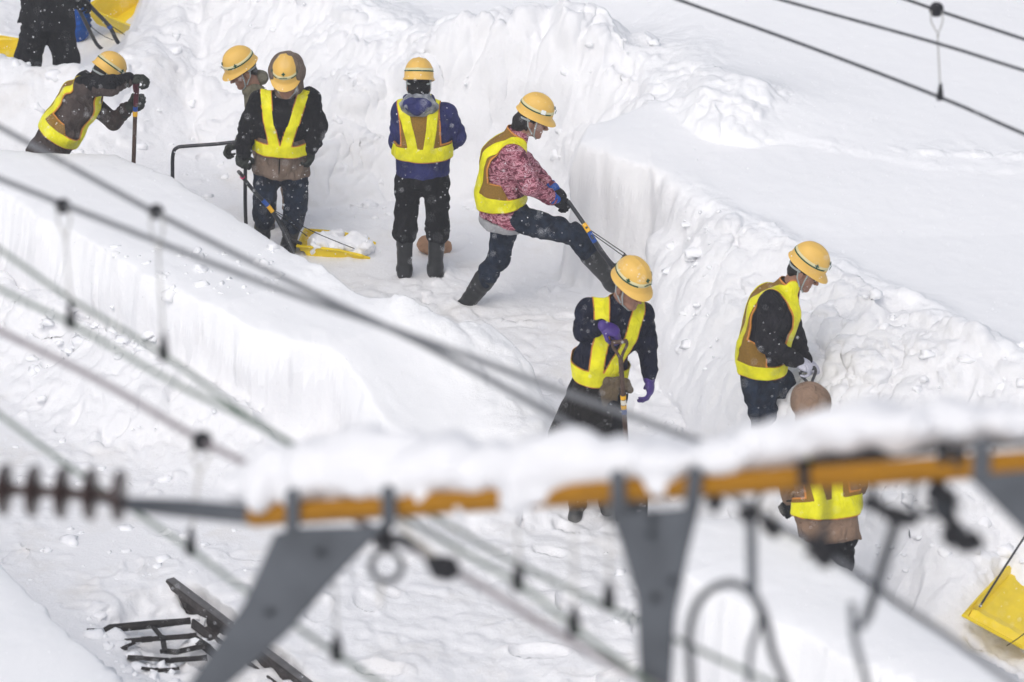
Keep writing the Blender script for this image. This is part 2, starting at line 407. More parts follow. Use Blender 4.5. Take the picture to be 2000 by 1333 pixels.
# crumbling in the steep parts, in three dimensions
ix0, ix1 = np.searchsorted(gx, [-5.1, 5.1]); iy0, iy1 = np.searchsorted(gy, [20.6, 36.9])
sub = VV[ix0:ix1, iy0:iy1]
tx = np.gradient(sub, axis=0); ty = np.gradient(sub, axis=1); nn = np.cross(tx, ty); nn /= np.linalg.norm(nn, axis=-1, keepdims=True)
lab_, rg_ = GL[ix0:ix1, iy0:iy1], GR[ix0:ix1, iy0:iy1]
steep = sstep(.93, .70, nn[..., 2]); am = steep * np.where(lab_ == 5, .55, np.where(lab_ == 4, .40, np.where(lab_ == 0, .6, .12)))
I = np.nonzero(am > .01); x, y, z = sub[I].T
w_ = .4 * n3(x * 3, y * 3, z * 3, 201)
dsp = .11 * n3(x * 3.2 + w_, y * 3.2, z * 3.6 + w_, 202) + .050 * (.5 - np.abs(n3(x * 7 + w_, y * 7, z * 8, 203))) + 0.019 * (.5 - np.abs(n3(x * 15, y * 15, z * 17 + w_, 204))) + .007 * n3(x * 34, y * 34, z * 36, 205)
for k in range(3): sub[..., k][I] += nn[..., k][I] * dsp * am[I]
# powder softens every small crease
sw_ = (np.where(lab_ == 0, .75, 1.0) * sstep(.1, .5, np.maximum(rg_, steep)))[1:-1, 1:-1, None]
for _ in range(2):
    avg = (sub[:-2, 1:-1] + sub[2:, 1:-1] + sub[1:-1, :-2] + sub[1:-1, 2:]) / 4
    sub[1:-1, 1:-1] = sub[1:-1, 1:-1] * (1 - 0.5 * sw_) + avg * 0.5 * sw_
# normals of the whole sheet, so that the pieces meet without a seam
tx = np.gradient(VV, axis=0); ty = np.gradient(VV, axis=1)
NN = np.cross(tx, ty); NN /= np.linalg.norm(NN, axis=-1, keepdims=True)
ii, jj = np.meshgrid(np.arange(nx_ - 1), np.arange(ny_ - 1), indexing='ij')
vid = (ii * ny_ + jj).ravel()
QQ = np.stack([vid, vid + ny_, vid + ny_ + 1, vid + 1], 1)
fl = GL[:-1, :-1].ravel()
NAMES = {0: ('ground', SNOW), 1: ('snow_bank', SNOW_BANK), 2: ('snow_bank', SNOW_BANK), 3: ('snow_bank', SNOW_BANK), 4: ('snow_slope', SNOW_BANK), 5: ('snow_hill', SNOW_BANK)}
for k, (nm, sm) in NAMES.items():
    q = QQ[fl == k]
    u, inv = np.unique(q, return_inverse=True)
    me = np_mesh(nm, VV.reshape(-1, 3)[u], inv.reshape(q.shape))
    me.attributes.new('rough_snow', 'FLOAT', 'POINT').data.foreach_set('value', GR.ravel()[u].astype(np.float32))
    me.attributes.new('grime', 'FLOAT', 'POINT').data.foreach_set('value', GG.ravel()[u].astype(np.float32))
    me.normals_split_custom_set_from_vertices(NN.reshape(-1, 3)[u].tolist())
    tag(link(nm, me, sm), kind='structure')
# ------------------------------------------------------------------ smooth-union solids meshed with surface nets
def A3(p): return np.array(p, float)
def unit(v): v = np.array(v, float); return v / (np.linalg.norm(v) + 1e-12)
class Solid:
    def __init__(s, k=.03): s.p = []; s.k = k
    def cap(s, a, b, ra, rb=None, k=None, fold=None):
        s.p.append(('cap', A3(a), A3(b), ra, ra if rb is None else rb, k, fold)); return s
    def ecap(s, a, b, wa, da, wb, db, F, k=None):
        """a tapered limb with an oval section; F is the direction of its depth"""
        s.p.append(('ecap', A3(a), A3(b), wa, da, wb, db, unit(F), k)); return s
    def ell(s, c, r, M=None, k=None, sub=False):
        s.p.append(('ell', A3(c), A3(r), np.eye(3) if M is None else np.array(M), k, sub)); return s
    def half(s, c, n, k=.004):
        s.p.append(('half', A3(c), unit(n), k)); return s
    def field(s, h, off=0.0, noise=None, pad=.03):
        lo = np.full(3, 1e9); hi = -lo
        bb = []
        for p in s.p:
            if p[0] == 'cap': r = max(p[3], p[4]); l, u = np.minimum(p[1], p[2]) - r, np.maximum(p[1], p[2]) + r
            elif p[0] == 'ecap': r = max(p[3:7]); l, u = np.minimum(p[1], p[2]) - r, np.maximum(p[1], p[2]) + r
            elif p[0] == 'ell': r = max(p[2]); l, u = p[1] - r, p[1] + r
            else: bb.append(None); continue
            bb.append((l, u))
            if not (p[0] == 'ell' and p[5]): lo = np.minimum(lo, l); hi = np.maximum(hi, u)
        lo = lo - off - pad; hi = hi + off + pad
        n = np.ceil((hi - lo) / h).astype(int) + 1
        G = np.full(n, 1.0, np.float32); ax = [lo[i] + np.arange(n[i]) * h for i in range(3)]
        m = s.k + off + .035
        for p, b in zip(s.p, bb):
            if p[0] == 'half':
                d = (ax[0][:, None, None] - p[1][0]) * p[2][0] + (ax[1][None, :, None] - p[1][1]) * p[2][1] + (ax[2][None, None, :] - p[1][2]) * p[2][2]
                G = np.maximum(G, d.astype(np.float32)); continue
            i0 = np.clip(np.floor((b[0] - m - lo) / h).astype(int), 0, n); i1 = np.clip(np.ceil((b[1] + m - lo) / h).astype(int) + 1, 0, n)
            if (i1 <= i0).any(): continue
            sl = tuple(slice(i0[k], i1[k]) for k in range(3))
            x, y, z = ax[0][sl[0]][:, None, None], ax[1][sl[1]][None, :, None], ax[2][sl[2]][None, None, :]
            k = s.k; sub = False
            if p[0] in ('cap', 'ecap'):
                a, b_ = p[1], p[2]; e = b_ - a; L2 = max(e.dot(e), 1e-9)
                t = np.clip(((x - a[0]) * e[0] + (y - a[1]) * e[1] + (z - a[2]) * e[2]) / L2, 0, 1)
                qx, qy, qz = x - a[0] - t * e[0], y - a[1] - t * e[1], z - a[2] - t * e[2]
                if p[0] == 'cap':
                    r = p[3] + (p[4] - p[3]) * t
                    if p[6]:
                        amp, wl, sd = p[6]; L = math.sqrt(L2)
                        w = .5 * np.sin(x * 23 + sd) + .6 * np.sin(y * 27 + 1.7 * sd) + .5 * np.sin(z * 21 + x * 13 - sd)
                        r = r + amp * np.sin(t * L / wl * 6.283 + 2.2 * w) * (.5 + .5 * np.sin(w * 2 + t * 3 + sd))
                    d = np.sqrt(qx * qx + qy * qy + qz * qz) - r
                    if p[5] is not None: k = p[5]
                else:
                    F = p[7]; A = unit(e); F = unit(F - A * F.dot(A)); R = np.cross(F, A)
                    w = p[3] + (p[5] - p[3]) * t; dd = p[4] + (p[6] - p[4]) * t; mn = np.minimum(w, dd)
                    u = (qx * R[0] + qy * R[1] + qz * R[2]) / w; v = (qx * F[0] + qy * F[1] + qz * F[2]) / dd; c = (qx * A[0] + qy * A[1] + qz * A[2]) / mn
                    d = (np.sqrt(u * u + v * v + c * c) - 1) * mn
                    if p[8] is not None: k = p[8]
            else:
                M = p[3]; q = [(x - p[1][0]) * M[i][0] + (y - p[1][1]) * M[i][1] + (z - p[1][2]) * M[i][2] for i in range(3)]
                kk = np.sqrt(sum((q[i] / p[2][i]) ** 2 for i in range(3)))
                d = (kk - 1) * min(p[2]); sub = p[5]
                if p[4] is not None: k = p[4]
            g = G[sl]
            if sub:
                d = -d; hh = np.clip(k - np.abs(g - d), 0, None) / k; G[sl] = np.maximum(g, d) + hh * hh * k / 4
            else:
                hh = np.clip(k - np.abs(g - d), 0, None) / k; G[sl] = np.minimum(g, d) - hh * hh * k / 4
        if noise:
            amp, fr, sd = noise; msk = np.abs(G) < .05
            I = np.nonzero(msk); x, y, z = ax[0][I[0]], ax[1][I[1]], ax[2][I[2]]
            wz = .5 * n3(x * fr * .5, y * fr * .5, z * fr * .5, sd + 3)
            v = 1 - 2 * np.abs(n3(x * fr + wz, y * fr + wz, z * fr * .62 + 1.5 * wz, sd))
            v = v * .6 + .4 * n3(x * fr * 2.3, y * fr * 2.3, z * fr * 2.0, sd + 9)
            G[I] += (amp * v).astype(np.float32)
        return G - off, lo, ax
    def mesh(s, h, off=0.0, noise=None):
        G, lo, ax = s.field(h, off, noise); return nets(G, lo, h)
def nets(G, lo, h):
    G = G.copy()
    for a in range(3):
        sl = [slice(None)] * 3
        for e in (0, -1): sl[a] = e; G[tuple(sl)] = np.maximum(G[tuple(sl)], 1e-3)
    S = G < 0; n = np.array(G.shape); C = n - 1; tot = int(C.prod())
    cid = lambda i, j, k: (i * C[1] + j) * C[2] + k
    ci, cp, edges = [], [], []
    for a in range(3):
        s0 = [slice(None)] * 3; s1 = [slice(None)] * 3; s0[a] = slice(0, -1); s1[a] = slice(1, None)
        A, B = S[tuple(s0)], S[tuple(s1)]; I = np.nonzero(A != B)
        ga = G[tuple(s0)][I]; gb = G[tuple(s1)][I]; t = ga / (ga - gb)
        P = np.stack(I, 1).astype(float); P[:, a] += t
        b, c = [(1, 2), (2, 0), (0, 1)][a]
        quad = []
        for db, dc in ((0, 0), (-1, 0), (-1, -1), (0, -1)):
            K = [x.copy() for x in I]; K[b] = K[b] + db; K[c] = K[c] + dc
            id_ = cid(*K); quad.append(id_); ci.append(id_); cp.append(P)
        Q = np.stack(quad, 1); fl = ~A[I]
        Q[fl] = Q[fl][:, ::-1]; edges.append(Q)
    ci = np.concatenate(ci); cp = np.concatenate(cp); u, inv = np.unique(ci, return_inverse=True)
    cnt = np.bincount(inv).astype(float)
    V = np.stack([np.bincount(inv, cp[:, k]) / cnt for k in range(3)], 1)
    Q = np.searchsorted(u, np.concatenate(edges))
    return lo + V * h, Q
def relax(V, Q, it=1, f=.5):
    for _ in range(it):
        acc = np.zeros_like(V); c = np.zeros(len(V))
        for a, b in ((0, 1), (1, 2), (2, 3), (3, 0)):
            for k in range(3):
                acc[:, k] += np.bincount(Q[:, a], V[Q[:, b], k], len(V)) + np.bincount(Q[:, b], V[Q[:, a], k], len(V))
            c += np.bincount(Q[:, a], minlength=len(V)) + np.bincount(Q[:, b], minlength=len(V))
        V = V * (1 - f) + f * acc / np.maximum(c, 1)[:, None]
    return V
def solid_obj(name, S, h, mat_, parent, off=0, noise=None, it=1, clip=None, thick=0):
    V, Q = S.mesh(h, off, noise)
    V = relax(V, Q, it)
    if clip is not None:
        V, Q = clip_tris(V, quads_to_tris(Q), clip(V))
    o = link(name, np_mesh(name, V, Q), mat_, parent)
    if thick:
        m = o.modifiers.new('cloth', 'SOLIDIFY'); m.thickness = thick; m.offset = 0
    return o
def quads_to_tris(Q): return np.concatenate([Q[:, [0, 1, 2]], Q[:, [0, 2, 3]]])
def clip_tris(V, T, f):
    """keeps the part of a surface where f > 0, cut along f = 0"""
    f = np.where(np.abs(f) < 1e-7, 1e-7, f)
    pos = f[T] > 0; cnt = pos.sum(1); out = [T[cnt == 3]]; V = list(V); nV = len(V); cache = {}
    def cut(a, b):
        key = (a, b) if a < b else (b, a)
        if key not in cache:
            t = f[a] / (f[a] - f[b]); V.append(V[a] + t * (V[b] - V[a])); cache[key] = len(V) - 1
        return cache[key]
    ext = []
    for tri, ps, c in zip(T[(cnt == 1) | (cnt == 2)], pos[(cnt == 1) | (cnt == 2)], cnt[(cnt == 1) | (cnt == 2)]):
        i = int(np.argmax(ps)) if c == 1 else int(np.argmin(ps))
        a, b, d = int(tri[i]), int(tri[(i + 1) % 3]), int(tri[(i + 2) % 3])
        ab, ad = cut(a, b), cut(a, d)
        if c == 1: ext.append((a, ab, ad))
        else: ext.append((ab, b, d)); ext.append((ab, d, ad))
    if ext: out.append(np.array(ext))
    T = np.concatenate(out); u, inv = np.unique(T, return_inverse=True)
    return np.array(V)[u], inv.reshape(T.shape)
def smin_(a, b): return np.minimum(a, b)

# ------------------------------------------------------------------ people
M_SKIN = mat('skin', (.36, .19, .13), .55, var=.25, vscale=30)
M_EYE = mat('eye', (.03, .02, .018), .3)
M_HELMET = mat('helmet_plastic', srgb(230, 186, 92), .5, bump=.03, bscale=30, var=.06, vscale=9, spec=.4)
M_HELMET_IN = mat('helmet_inside', (.05, .05, .06), .8)
M_BAND = mat('reflective_band', srgb(214, 205, 160), .5)
M_GREEN = mat('green_mark', srgb(6, 74, 50), .5)
M_WHITE = mat('white_mark', srgb(235, 238, 235), .5)
M_LIME = mat('lime_tape', srgb(238, 232, 14), .45, bump=.3, bscale=70, var=.2, vscale=12, folds=.5)
M_MESH = mat('vest_mesh', srgb(146, 110, 38), .8, bump=.5, bscale=260, var=.25, vscale=120)
M_PIPE = mat('vest_piping', srgb(206, 134, 62), .7)
M_STRAP = mat('grey_strap', srgb(165, 172, 172), .8)
M_HAIR = mat('hair', (.012, .010, .010), .6, bump=.6, bscale=90)
M_BOOT = mat('rubber_boot', (.020, .021, .023), .42, bump=.15, bscale=40, var=.4, vscale=20, spec=.4)
def cloth(name, col, col2=None, var=.35, vscale=9, bump=.45, bscale=55, rough=.9): return mat(name, col, rough, bump, bscale, var, vscale, col2=col2, spec=.15, folds=1.0)

def frame(fwd, up):
    F = unit(fwd); U = unit(A3(up) - F * np.dot(up, F)); R = np.cross(F, U); return R, F, U
def arm_pts(p, n=0): return p

def add_hand(S, W, D, N, curl=.5, side=1, r=.0095, sc=1.0, thumb=.6, spread=.15, pal=1.0):
    """palm, four fingers and thumb. D towards the fingertips, N out of the palm, side = which edge carries the thumb"""
    D = unit(D); N = unit(A3(N) - D * np.dot(N, D)); T = np.cross(D, N) * side
    S.ell(W + D * .045 * sc, (.046 * sc * pal, .055 * sc * pal, (.020 * sc + r * .35) * pal), [T, D, N], k=.012)
    lens = [(.040, .025, .020), (.044, .029, .022), (.041, .027, .021), (.032, .021, .018)]
    for i, off in enumerate((.031, .0105, -.0105, -.030)):
        p = W + D * (.084 - (.004, 0, .003, .010)[i]) * sc + T * off * sc
        d = unit(D + T * spread * (off / .031) * (1 - curl)); ang = 0
        c = curl * (1 + .08 * (i - 1.5))
        pts = [W + D * .05 * sc + T * off * .8 * sc, p]
        for j in range(3):
            ang += c * (1.25, 1.35, .9)[j]
            dd = d * math.cos(ang) + N * math.sin(ang); p = p + dd * lens[i][j] * sc; pts.append(p)
        rr = r * (1.0, 1.04, 1.0, .9)[i]
        for j in range(4): S.cap(pts[j], pts[j + 1], rr * (1.08 - .06 * j), rr * (1.02 - .06 * j), k=.004)
    b = W + D * .022 * sc + T * .030 * sc + N * .006
    m = b + unit(D * .75 + T * .75 + N * .35 * (1 + thumb)) * .042 * sc
    e = m + unit(D * (1 - .5 * thumb) + T * (.35 - .9 * thumb) + N * .9 * thumb) * .034 * sc
    S.cap(W + D * .02, b, r * 1.4, r * 1.25, k=.010); S.cap(b, m, r * 1.25, r * 1.1, k=.006); S.cap(m, e, r * 1.1, r * .95, k=.004)

def cross_shape(p, a, b, n):
    q = [(.36, .36), (1, .36), (1, -.36), (.36, -.36), (.36, -1), (-.36, -1), (-.36, -.36), (-1, -.36), (-1, .36), (-.36, .36), (-.36, 1), (.36, 1)]
    V = [p + a * x + b * y + n for x, y in q] + [p + a * x + b * y - n for x, y in q]
    return V, [tuple(range(12))[::-1], tuple(range(12, 24))] + [(i, (i + 1) % 12, (i + 1) % 12 + 12, i + 12) for i in range(12)]
def helmet(parent, c, R, F, U, seed=0, sc=1.0, plates=False):
    """hard hat: domed shell with a raised crest, rain-gutter brim and front peak"""
    n = 56; m = 14; V = []; FCS = []; ax, ay, az = .108 * sc, .131 * sc, .142 * sc
    def pt(i, th, off=0.0):
        if i <= m:
            ph = (math.pi / 2) * (i / m); s_, c_ = math.sin(ph) ** .80, math.cos(ph)
            x, y, z = ax * s_ * math.sin(th), ay * s_ * math.cos(th), az * max(c_, 0) ** .9
            crest = .0045 * math.exp(-(x / .014) ** 2) * (1 if i < m - 3 else 0) + .003 * (math.exp(-((abs(x) - .045) / .009) ** 2)) * (1 if i < m - 4 else 0)
            z += crest
        else:
            fl = (.003, .008, .010, .008, .001)[i - m - 1]; dz = (-.006, -.014, -.019, -.021, -.012)[i - m - 1]
            pk = max(0, math.cos(th)) ** 2.2
            ext = fl + (.0, .026, .034, .030, 0)[i - m - 1] * pk; dz -= (.0, .012, .017, .019, .0)[i - m - 1] * pk
            x, y, z = (ax + ext) * math.sin(th), (ay + ext) * math.cos(th), dz
        q = A3((x, y, z)); nr = unit((x / ax, y / ay, max(z, 0) / az)); q = q + nr * off
        return c + R * q[0] + F * q[1] + U * q[2]
    rows = m + 6
    for i in range(rows):
        for k in range(n): V.append(pt(i, 2 * math.pi * k / n))
    for i in range(rows - 1):
        for k in range(n): FCS.append((i * n + k, (i + 1) * n + k, (i + 1) * n + (k + 1) % n, i * n + (k + 1) % n))
    b = MB(); b.add(V, FCS); h = b.build('helmet', M_HELMET, parent)
    # liner closing the underside
    ln = MB(); V = []; FC = []
    for i, (s_, z) in enumerate(((.985, -.008), (.95, .01), (.80, .06), (.4, .10), (.01, .11))):
        for k in range(n):
            th = 2 * math.pi * k / n; V.append(c + R * ax * s_ * math.sin(th) + F * ay * s_ * math.cos(th) + U * z)
        if i:
            for k in range(n): FC.append(((i - 1) * n + k, (i - 1) * n + (k + 1) % n, i * n + (k + 1) % n, i * n + k))
    ln.add(V, FC); ln.build('liner', M_HELMET_IN, h)
    def band(i0, i1, th0, th1, off, name, mm, nn=40):
        bb = MB(); V = []; FC = []
        for a in range(nn + 1):
            th = th0 + (th1 - th0) * a / nn
            for ii in (i0, i1):
                # between two rows of the shell
                f0 = math.floor(ii); t = ii - f0; p = pt(f0, th, off) * (1 - t) + pt(f0 + 1, th, off) * t; V.append(p)
        for a in range(nn): FC.append((2 * a, 2 * a + 1, 2 * a + 3, 2 * a + 2))
        bb.add(V, FC); o = bb.build(name, mm, h); md = o.modifiers.new('tape', 'SOLIDIFY'); md.thickness = .0012; md.offset = 1
        return o
    band(10.2, 11.8, 0, 2 * math.pi, .0015, 'reflective_band', M_BAND, 72)
    band(11.3, 11.85, .55, 2 * math.pi - .55, .0028, 'dark_line', M_GREEN, 72)
    def mark(th, row, s, plate=False):
        p = pt(row, th, .0045); e1 = unit(pt(row, th + .05, .0045) - p); e2 = unit(pt(row - 1, th, .0045) - p); nn_ = np.cross(e1, e2)
        cr = MB(); cr.add(*cross_shape(p, e1 * s, e2 * s, nn_ * .0016)); cr.build('green_cross', M_GREEN, h, smooth=False)
        if plate:
            wh = MB(); wh.box(p - nn_ * .0012, e1 * s * 1.35, e2 * s * 1.2, nn_ * .001); wh.build('white_plate', M_WHITE, h, smooth=False)
        return p, e1, e2, nn_
    for sd in (1, -1): mark(sd * 1.15, 10.6, .013 * sc, plates)
    p, e1, e2, n_ = mark(0.0, 9, .013 * sc)
    for k in range(-3, 4):
        le = MB(); le.box(p - e2 * .030 + e1 * k * .0085, e1 * .0028, e2 * .0038, n_ * .001); le.build('letter', M_GREEN, h, smooth=False)
    return h, pt

def make_head(S, hc, R, F, U, neck, sc=1.0, ears=True):
    P = lambda x, y, z: hc + (R * x + F * y + U * z) * sc
    M = [R, F, U]; e = lambda p, r, k=.02, sub=False: S.ell(P(*p), A3(r) * sc, M, k, sub)
    e((0, -.012, .035), (.076, .096, .088)); e((0, .028, -.03), (.060, .066, .085))
    S.cap(P(-.05, .01, -.06), P(-.012, .072, -.098), .020, .020, .02); S.cap(P(.05, .01, -.06), P(.012, .072, -.098), .020, .020, .02)
    e((0, .078, -.098), (.020, .018, .016), .012)
    e((-.036, .066, -.03), (.022, .022, .020), .014); e((.036, .066, -.03), (.022, .022, .020), .014)
    S.cap(P(-.040, .078, .022), P(-.012, .092, .018), .0085, .009, .01); S.cap(P(.040, .078, .022), P(.012, .092, .018), .0085, .009, .01)
    e((-.030, .100, .002), (.015, .014, .010), .008, True); e((.030, .100, .002), (.015, .014, .010), .008, True)
    S.cap(P(0, .090, .012), P(0, .118, -.028), .0075, .0115, .006); e((-.012, .104, -.032), (.009, .010, .008), .005); e((.012, .104, -.032), (.009, .010, .008), .005)
    S.cap(P(-.018, .090, -.062), P(.018, .090, -.062), .0065, None, .005); S.cap(P(-.014, .089, -.073), P(.014, .089, -.073), .007, None, .004)
    if ears:
        for s_ in (-1, 1): e((s_ * .080, -.008, -.012), (.010, .020, .033), .006)
    S.cap(P(0, -.025, -.07), neck, .054 * sc, .058 * sc, .03)
    return P

def person(name_label, group, J, fw, head, wear, seed=1, label2=None):
    """J: joints in the world. fw: way the chest faces. head: dict centre, fwd, up. wear: dict of clothing settings"""
    g = lambda k: A3(J[k])
    pel, wai, che, nec = g('pelvis'), g('waist'), g('chest'), g('neck')
    root_loc = A3(J.get('root', (pel[0], pel[1], 0.0)))
    A = unit(nec - pel); F = unit(A3(fw) - A * np.dot(fw, A)); R = np.cross(F, A)
    hR, hF, hU = frame(head['fwd'], head.get('up', (0, 0, 1))); hc = A3(head['c']); hs = head.get('s', 1.0)
    W = wear; tw = W.get('tw', 1.0); td = W.get('td', 1.0); ns = seed * 13
    # ---- body: one continuous surface under the clothing
    B = Solid(.03); P = make_head(B, hc, hR, hF, hU, nec, hs)
    B.ecap(pel, wai, .14, .10, .125, .09, F); B.ecap(wai, che, .125, .09, .15, .10, F); B.ecap(che, nec + (che - nec) * .25, .15, .10, .06, .055, F)
    for s_ in 'ab':
        sh, el, wr = g('s' + s_), g('e' + s_), g('w' + s_)
        B.cap(che, sh, .07, .05); B.cap(sh, el, .046, .036); B.cap(el, wr, .036, .026)
        hi, kn, an, to = g('h' + s_), g('k' + s_), g('n' + s_), g('t' + s_)
        B.cap(pel, hi, .10, .085); B.cap(hi, kn, .075, .05); B.cap(kn, an, .048, .030); B.cap(an, an + (to - an) * .7, .028, .02)
        hd = J['g' + s_]; add_hand(B, wr, hd['d'], hd['n'], hd.get('curl', .5), hd.get('side', 1), W['glove'].get('r', .0115) - .0045, W['glove'].get('sc', 1.2), hd.get('thumb', .6), pal=.86)
    V, Q = B.mesh(.0062); V = relax(V, Q, 1, .35)
    o = link('person', np_mesh('person', V - root_loc, Q), M_SKIN)
    o.location = Vector(root_loc); tag(o, name_label, 'person', group)
    bpy.context.view_layer.update()
    def part(nm, S, h, mm, **k): return solid_obj(nm, S, h, mm, o, **k)
    # eyes and brows
    for s_ in (-1, 1):
        eb = MB(); eb.tube([P(s_ * .018, .087, .004), P(s_ * .030, .088, .001), P(s_ * .041, .080, .003)], [.003, .0055, .003], 6); eb.build('eye', M_EYE, o)
        hb = MB(); hb.tube([P(s_ * .014, .101, .023), P(s_ * .030, .096, .028), P(s_ * .044, .082, .023)], [.0028, .0042, .002], 6); hb.build('eyebrow', M_HAIR, o)
    # ---- hair
    H = Solid(.02); Mh = [hR, hF, hU]
    H.ell(P(0, -.020, .040), A3((.083, .098, .090)) * hs, Mh)
    hl = W.get('hair', 0)
    if hl:
        H.ell(P(0, -.078, -.035), A3((.082, .060, .085)) * hs, Mh); H.cap(P(-.055, -.055, -.03), P(-.035, -.085, -.13), .035, .022); H.cap(P(.055, -.055, -.03), P(.030, -.085, -.12), .035, .02)
        H.cap(P(.072, -.005, .03), P(.074, -.02, -.06), .016, .010); H.cap(P(-.072, -.005, .03), P(-.074, -.02, -.06), .016, .010); H.cap(P(0, -.08, -.06), P(.01, -.11, -.155), .055, .03)
    else: H.ell(P(0, -.066, -.02), A3((.066, .040, .055)) * hs, Mh)
    H.ell(P(0, .115, -.03), A3((.085, .085, .075)) * hs, Mh, .01, True)
    part('hair', H, .0075, M_HAIR, noise=(.007, 38, ns + 1))
    # ---- trousers
    tr = W['trousers']; T = Solid(.035); hw = .165 * tw; hd_ = .135 * td
    T.ecap(pel + A * .10, pel, hw * .95, hd_, hw, hd_ * 1.05, F)
    th, kn_r, ca = tr.get('r', (.098, .076, .072))
    for s_ in 'ab':
        hi, kn, an = g('h' + s_), g('k' + s_), g('n' + s_); bt = tr.get('end', .45)
        cuff = kn + (an - kn) * bt
        T.cap(pel, hi, .125, .105); T.cap(hi, kn, th, kn_r, fold=(.007, .085, seed + ord(s_)))
        T.cap(kn, cuff, kn_r, ca, fold=(.010, .050, seed + 2 + ord(s_)), k=.02)
        if tr.get('bunch'):
            d = unit(an - kn); T.cap(cuff - d * .05, cuff + d * .005, ca * 1.08, ca * 1.16, fold=(.010, .04, seed), k=.02)
    part('trousers', T, .0105, tr['m'], noise=(.016, 8.5, ns + 2))
    # ---- boots
    for s_ in 'ab':
        kn, an, to = g('k' + s_), g('n' + s_), g('t' + s_); d = unit(an - kn); L = np.linalg.norm(an - kn)
        bt = W.get('boot_top', .30); Bo = Solid(.03); r0 = W.get('boot_r', .068)
        top = kn + d * L * bt; fd = unit(to - an)
        up = -d if abs(np.dot(d, fd)) < .9 else A3((0, 0, 1))
        Bo.cap(top + d * r0, an + d * -.02, r0, .056, fold=(.003, .07, seed + ord(s_))); Bo.cap(an, an + d * .035, .055, .052); Bo.cap(an, an + (to - an) * .7, .052, .04)
        heel = an + d * .045 - fd * .03; toe = to + d * .03
        Bo.ecap(heel, toe, .044, .040, .046, .034, up); Bo.half(top, -d)
        Bo.half(an + d * .083, d)
        part('boot', Bo, .009, W.get('boot_m', M_BOOT), noise=(.003, 14, ns + 5))
    # ---- jacket
    jk = W['jacket']; K = Solid(.04); Kt = Solid(.04)      # Kt: trunk alone, which the vest follows
    jw = jk.get('w', (.185, .18, .20)); jd = jk.get('d', (.145, .14, .145)); hem = jk.get('hem', .06)
    base = pel - A * hem if 'hem_dir' not in jk else pel + A3(jk['hem_dir'])
    for X_ in (K, Kt):
        X_.ecap(base, wai, jw[0] * tw, jd[0] * td, jw[1] * tw, jd[1] * td, F)
        X_.ecap(wai, che, jw[1] * tw, jd[1] * td, jw[2] * tw, jd[2] * td, F)
        X_.ecap(che, nec + (che - nec) * .30, jw[2] * tw, jd[2] * td, .095, .085, F, )
        for s_ in 'ab': X_.cap(che + (g('s' + s_) - che) * .3 + A * .05, g('s' + s_), .085, .078)
        X_.ecap(nec + (che - nec) * .35, nec + (hc - nec) * .12, .085, .08, .072, .07, F)
    ar = jk.get('ar', (.076, .066, .052))
    for s_ in 'ab':
        sh, el, wr = g('s' + s_), g('e' + s_), g('w' + s_); cu = wr + unit(el - wr) * .015
        K.cap(sh, el, ar[0], ar[1], fold=(.006, .075, seed + 3 + ord(s_)), k=.035); K.cap(el, cu, ar[1], ar[2], fold=(.0075, .055, seed + 5 + ord(s_)), k=.025)
    K.half(base, -A + F * jk.get('hem_f', 0)); Kt.half(base - A * .02, -A)
    nz = (.017, 7.5, ns + 3)
    js = part('jacket', K, .0095, jk['m'], noise=nz)
    if jk.get('hood_down'):
        Ho = Solid(.03); b0 = nec - F * .125 + A * .04
        for s_ in (-1, 1): Ho.cap(nec + R * s_ * .085 + F * .02, nec + R * s_ * .085 - F * .06 - A * .02, .032, .036); Ho.cap(nec + R * s_ * .085 - F * .06 - A * .02, b0 - A * .07, .040, .045)
        Ho.ell(b0 - A * .035, (.115, .048, .06), [R, F, A])
        part('hood', Ho, .009, jk['m'], noise=(.007, 14, ns + 8))
    if jk.get('band'):                                       # a knitted hem band
        Bn = Solid(.03); Bn.ecap(base - A * .045, base + A * .01, jw[0] * tw * .99, jd[0] * td * .99, jw[0] * tw * 1.02, jd[0] * td * 1.02, F)
        Bn.half(base - A * .055, -A); Bn.half(base + A * .012, A)
        part('hem_band', Bn, .008, jk['band'], noise=(.006, 12, ns + 4))
    # ---- gloves
    for s_ in 'ab':
        wr, hd = g('w' + s_), J['g' + s_]; Gv = Solid(.012)
        d = unit(hd['d']); el = g('e' + s_); back = unit(el - wr); gm = W['glove']
        add_hand(Gv, wr, hd['d'], hd['n'], hd.get('curl', .5), hd.get('side', 1), gm.get('r', .0115), gm.get('sc', 1.2), hd.get('thumb', .6))
        gl = part('glove', Gv, .0058, gm['m'], noise=(.0015, 40, ns + 6))
        Cf = Solid(.015); cl = gm.get('cuff', .06)
        Cf.cap(wr + back * cl, wr + back * .0, gm.get('cr', .054), .040, fold=(.004, .03, seed)); Cf.cap(wr, wr + d * .02, .040, .036); Cf.half(wr + back * cl, back)
        solid_obj('cuff', Cf, .007, gm.get('cuff_m', gm['m']), gl, noise=(.004, 22, ns + 7))
    # ---- vest
    vs = W.get('vest')
    if vs:
        sp = [pel, wai, che, nec]; Ls = [0]
        for i in range(3): Ls.append(Ls[-1] + np.linalg.norm(sp[i + 1] - sp[i]))
        def coords(V):
            best = np.full(len(V), 1e9); v = np.zeros(len(V)); la = np.zeros(len(V)); fr = np.zeros(len(V))
            for i in range(3):
                e = sp[i + 1] - sp[i]; t = (V - sp[i]) @ e / e.dot(e)
                if i > 0: t = np.maximum(t, 0)
                if i < 2: t = np.minimum(t, 1)
                q = V - sp[i] - t[:, None] * e; d = np.linalg.norm(q, axis=1); m = d < best
                best[m] = d[m]; v[m] = (Ls[i] + t * np.linalg.norm(e))[m]
                la[m] = (q @ R)[m]; fr[m] = (q @ F)[m]
            return v, la, fr
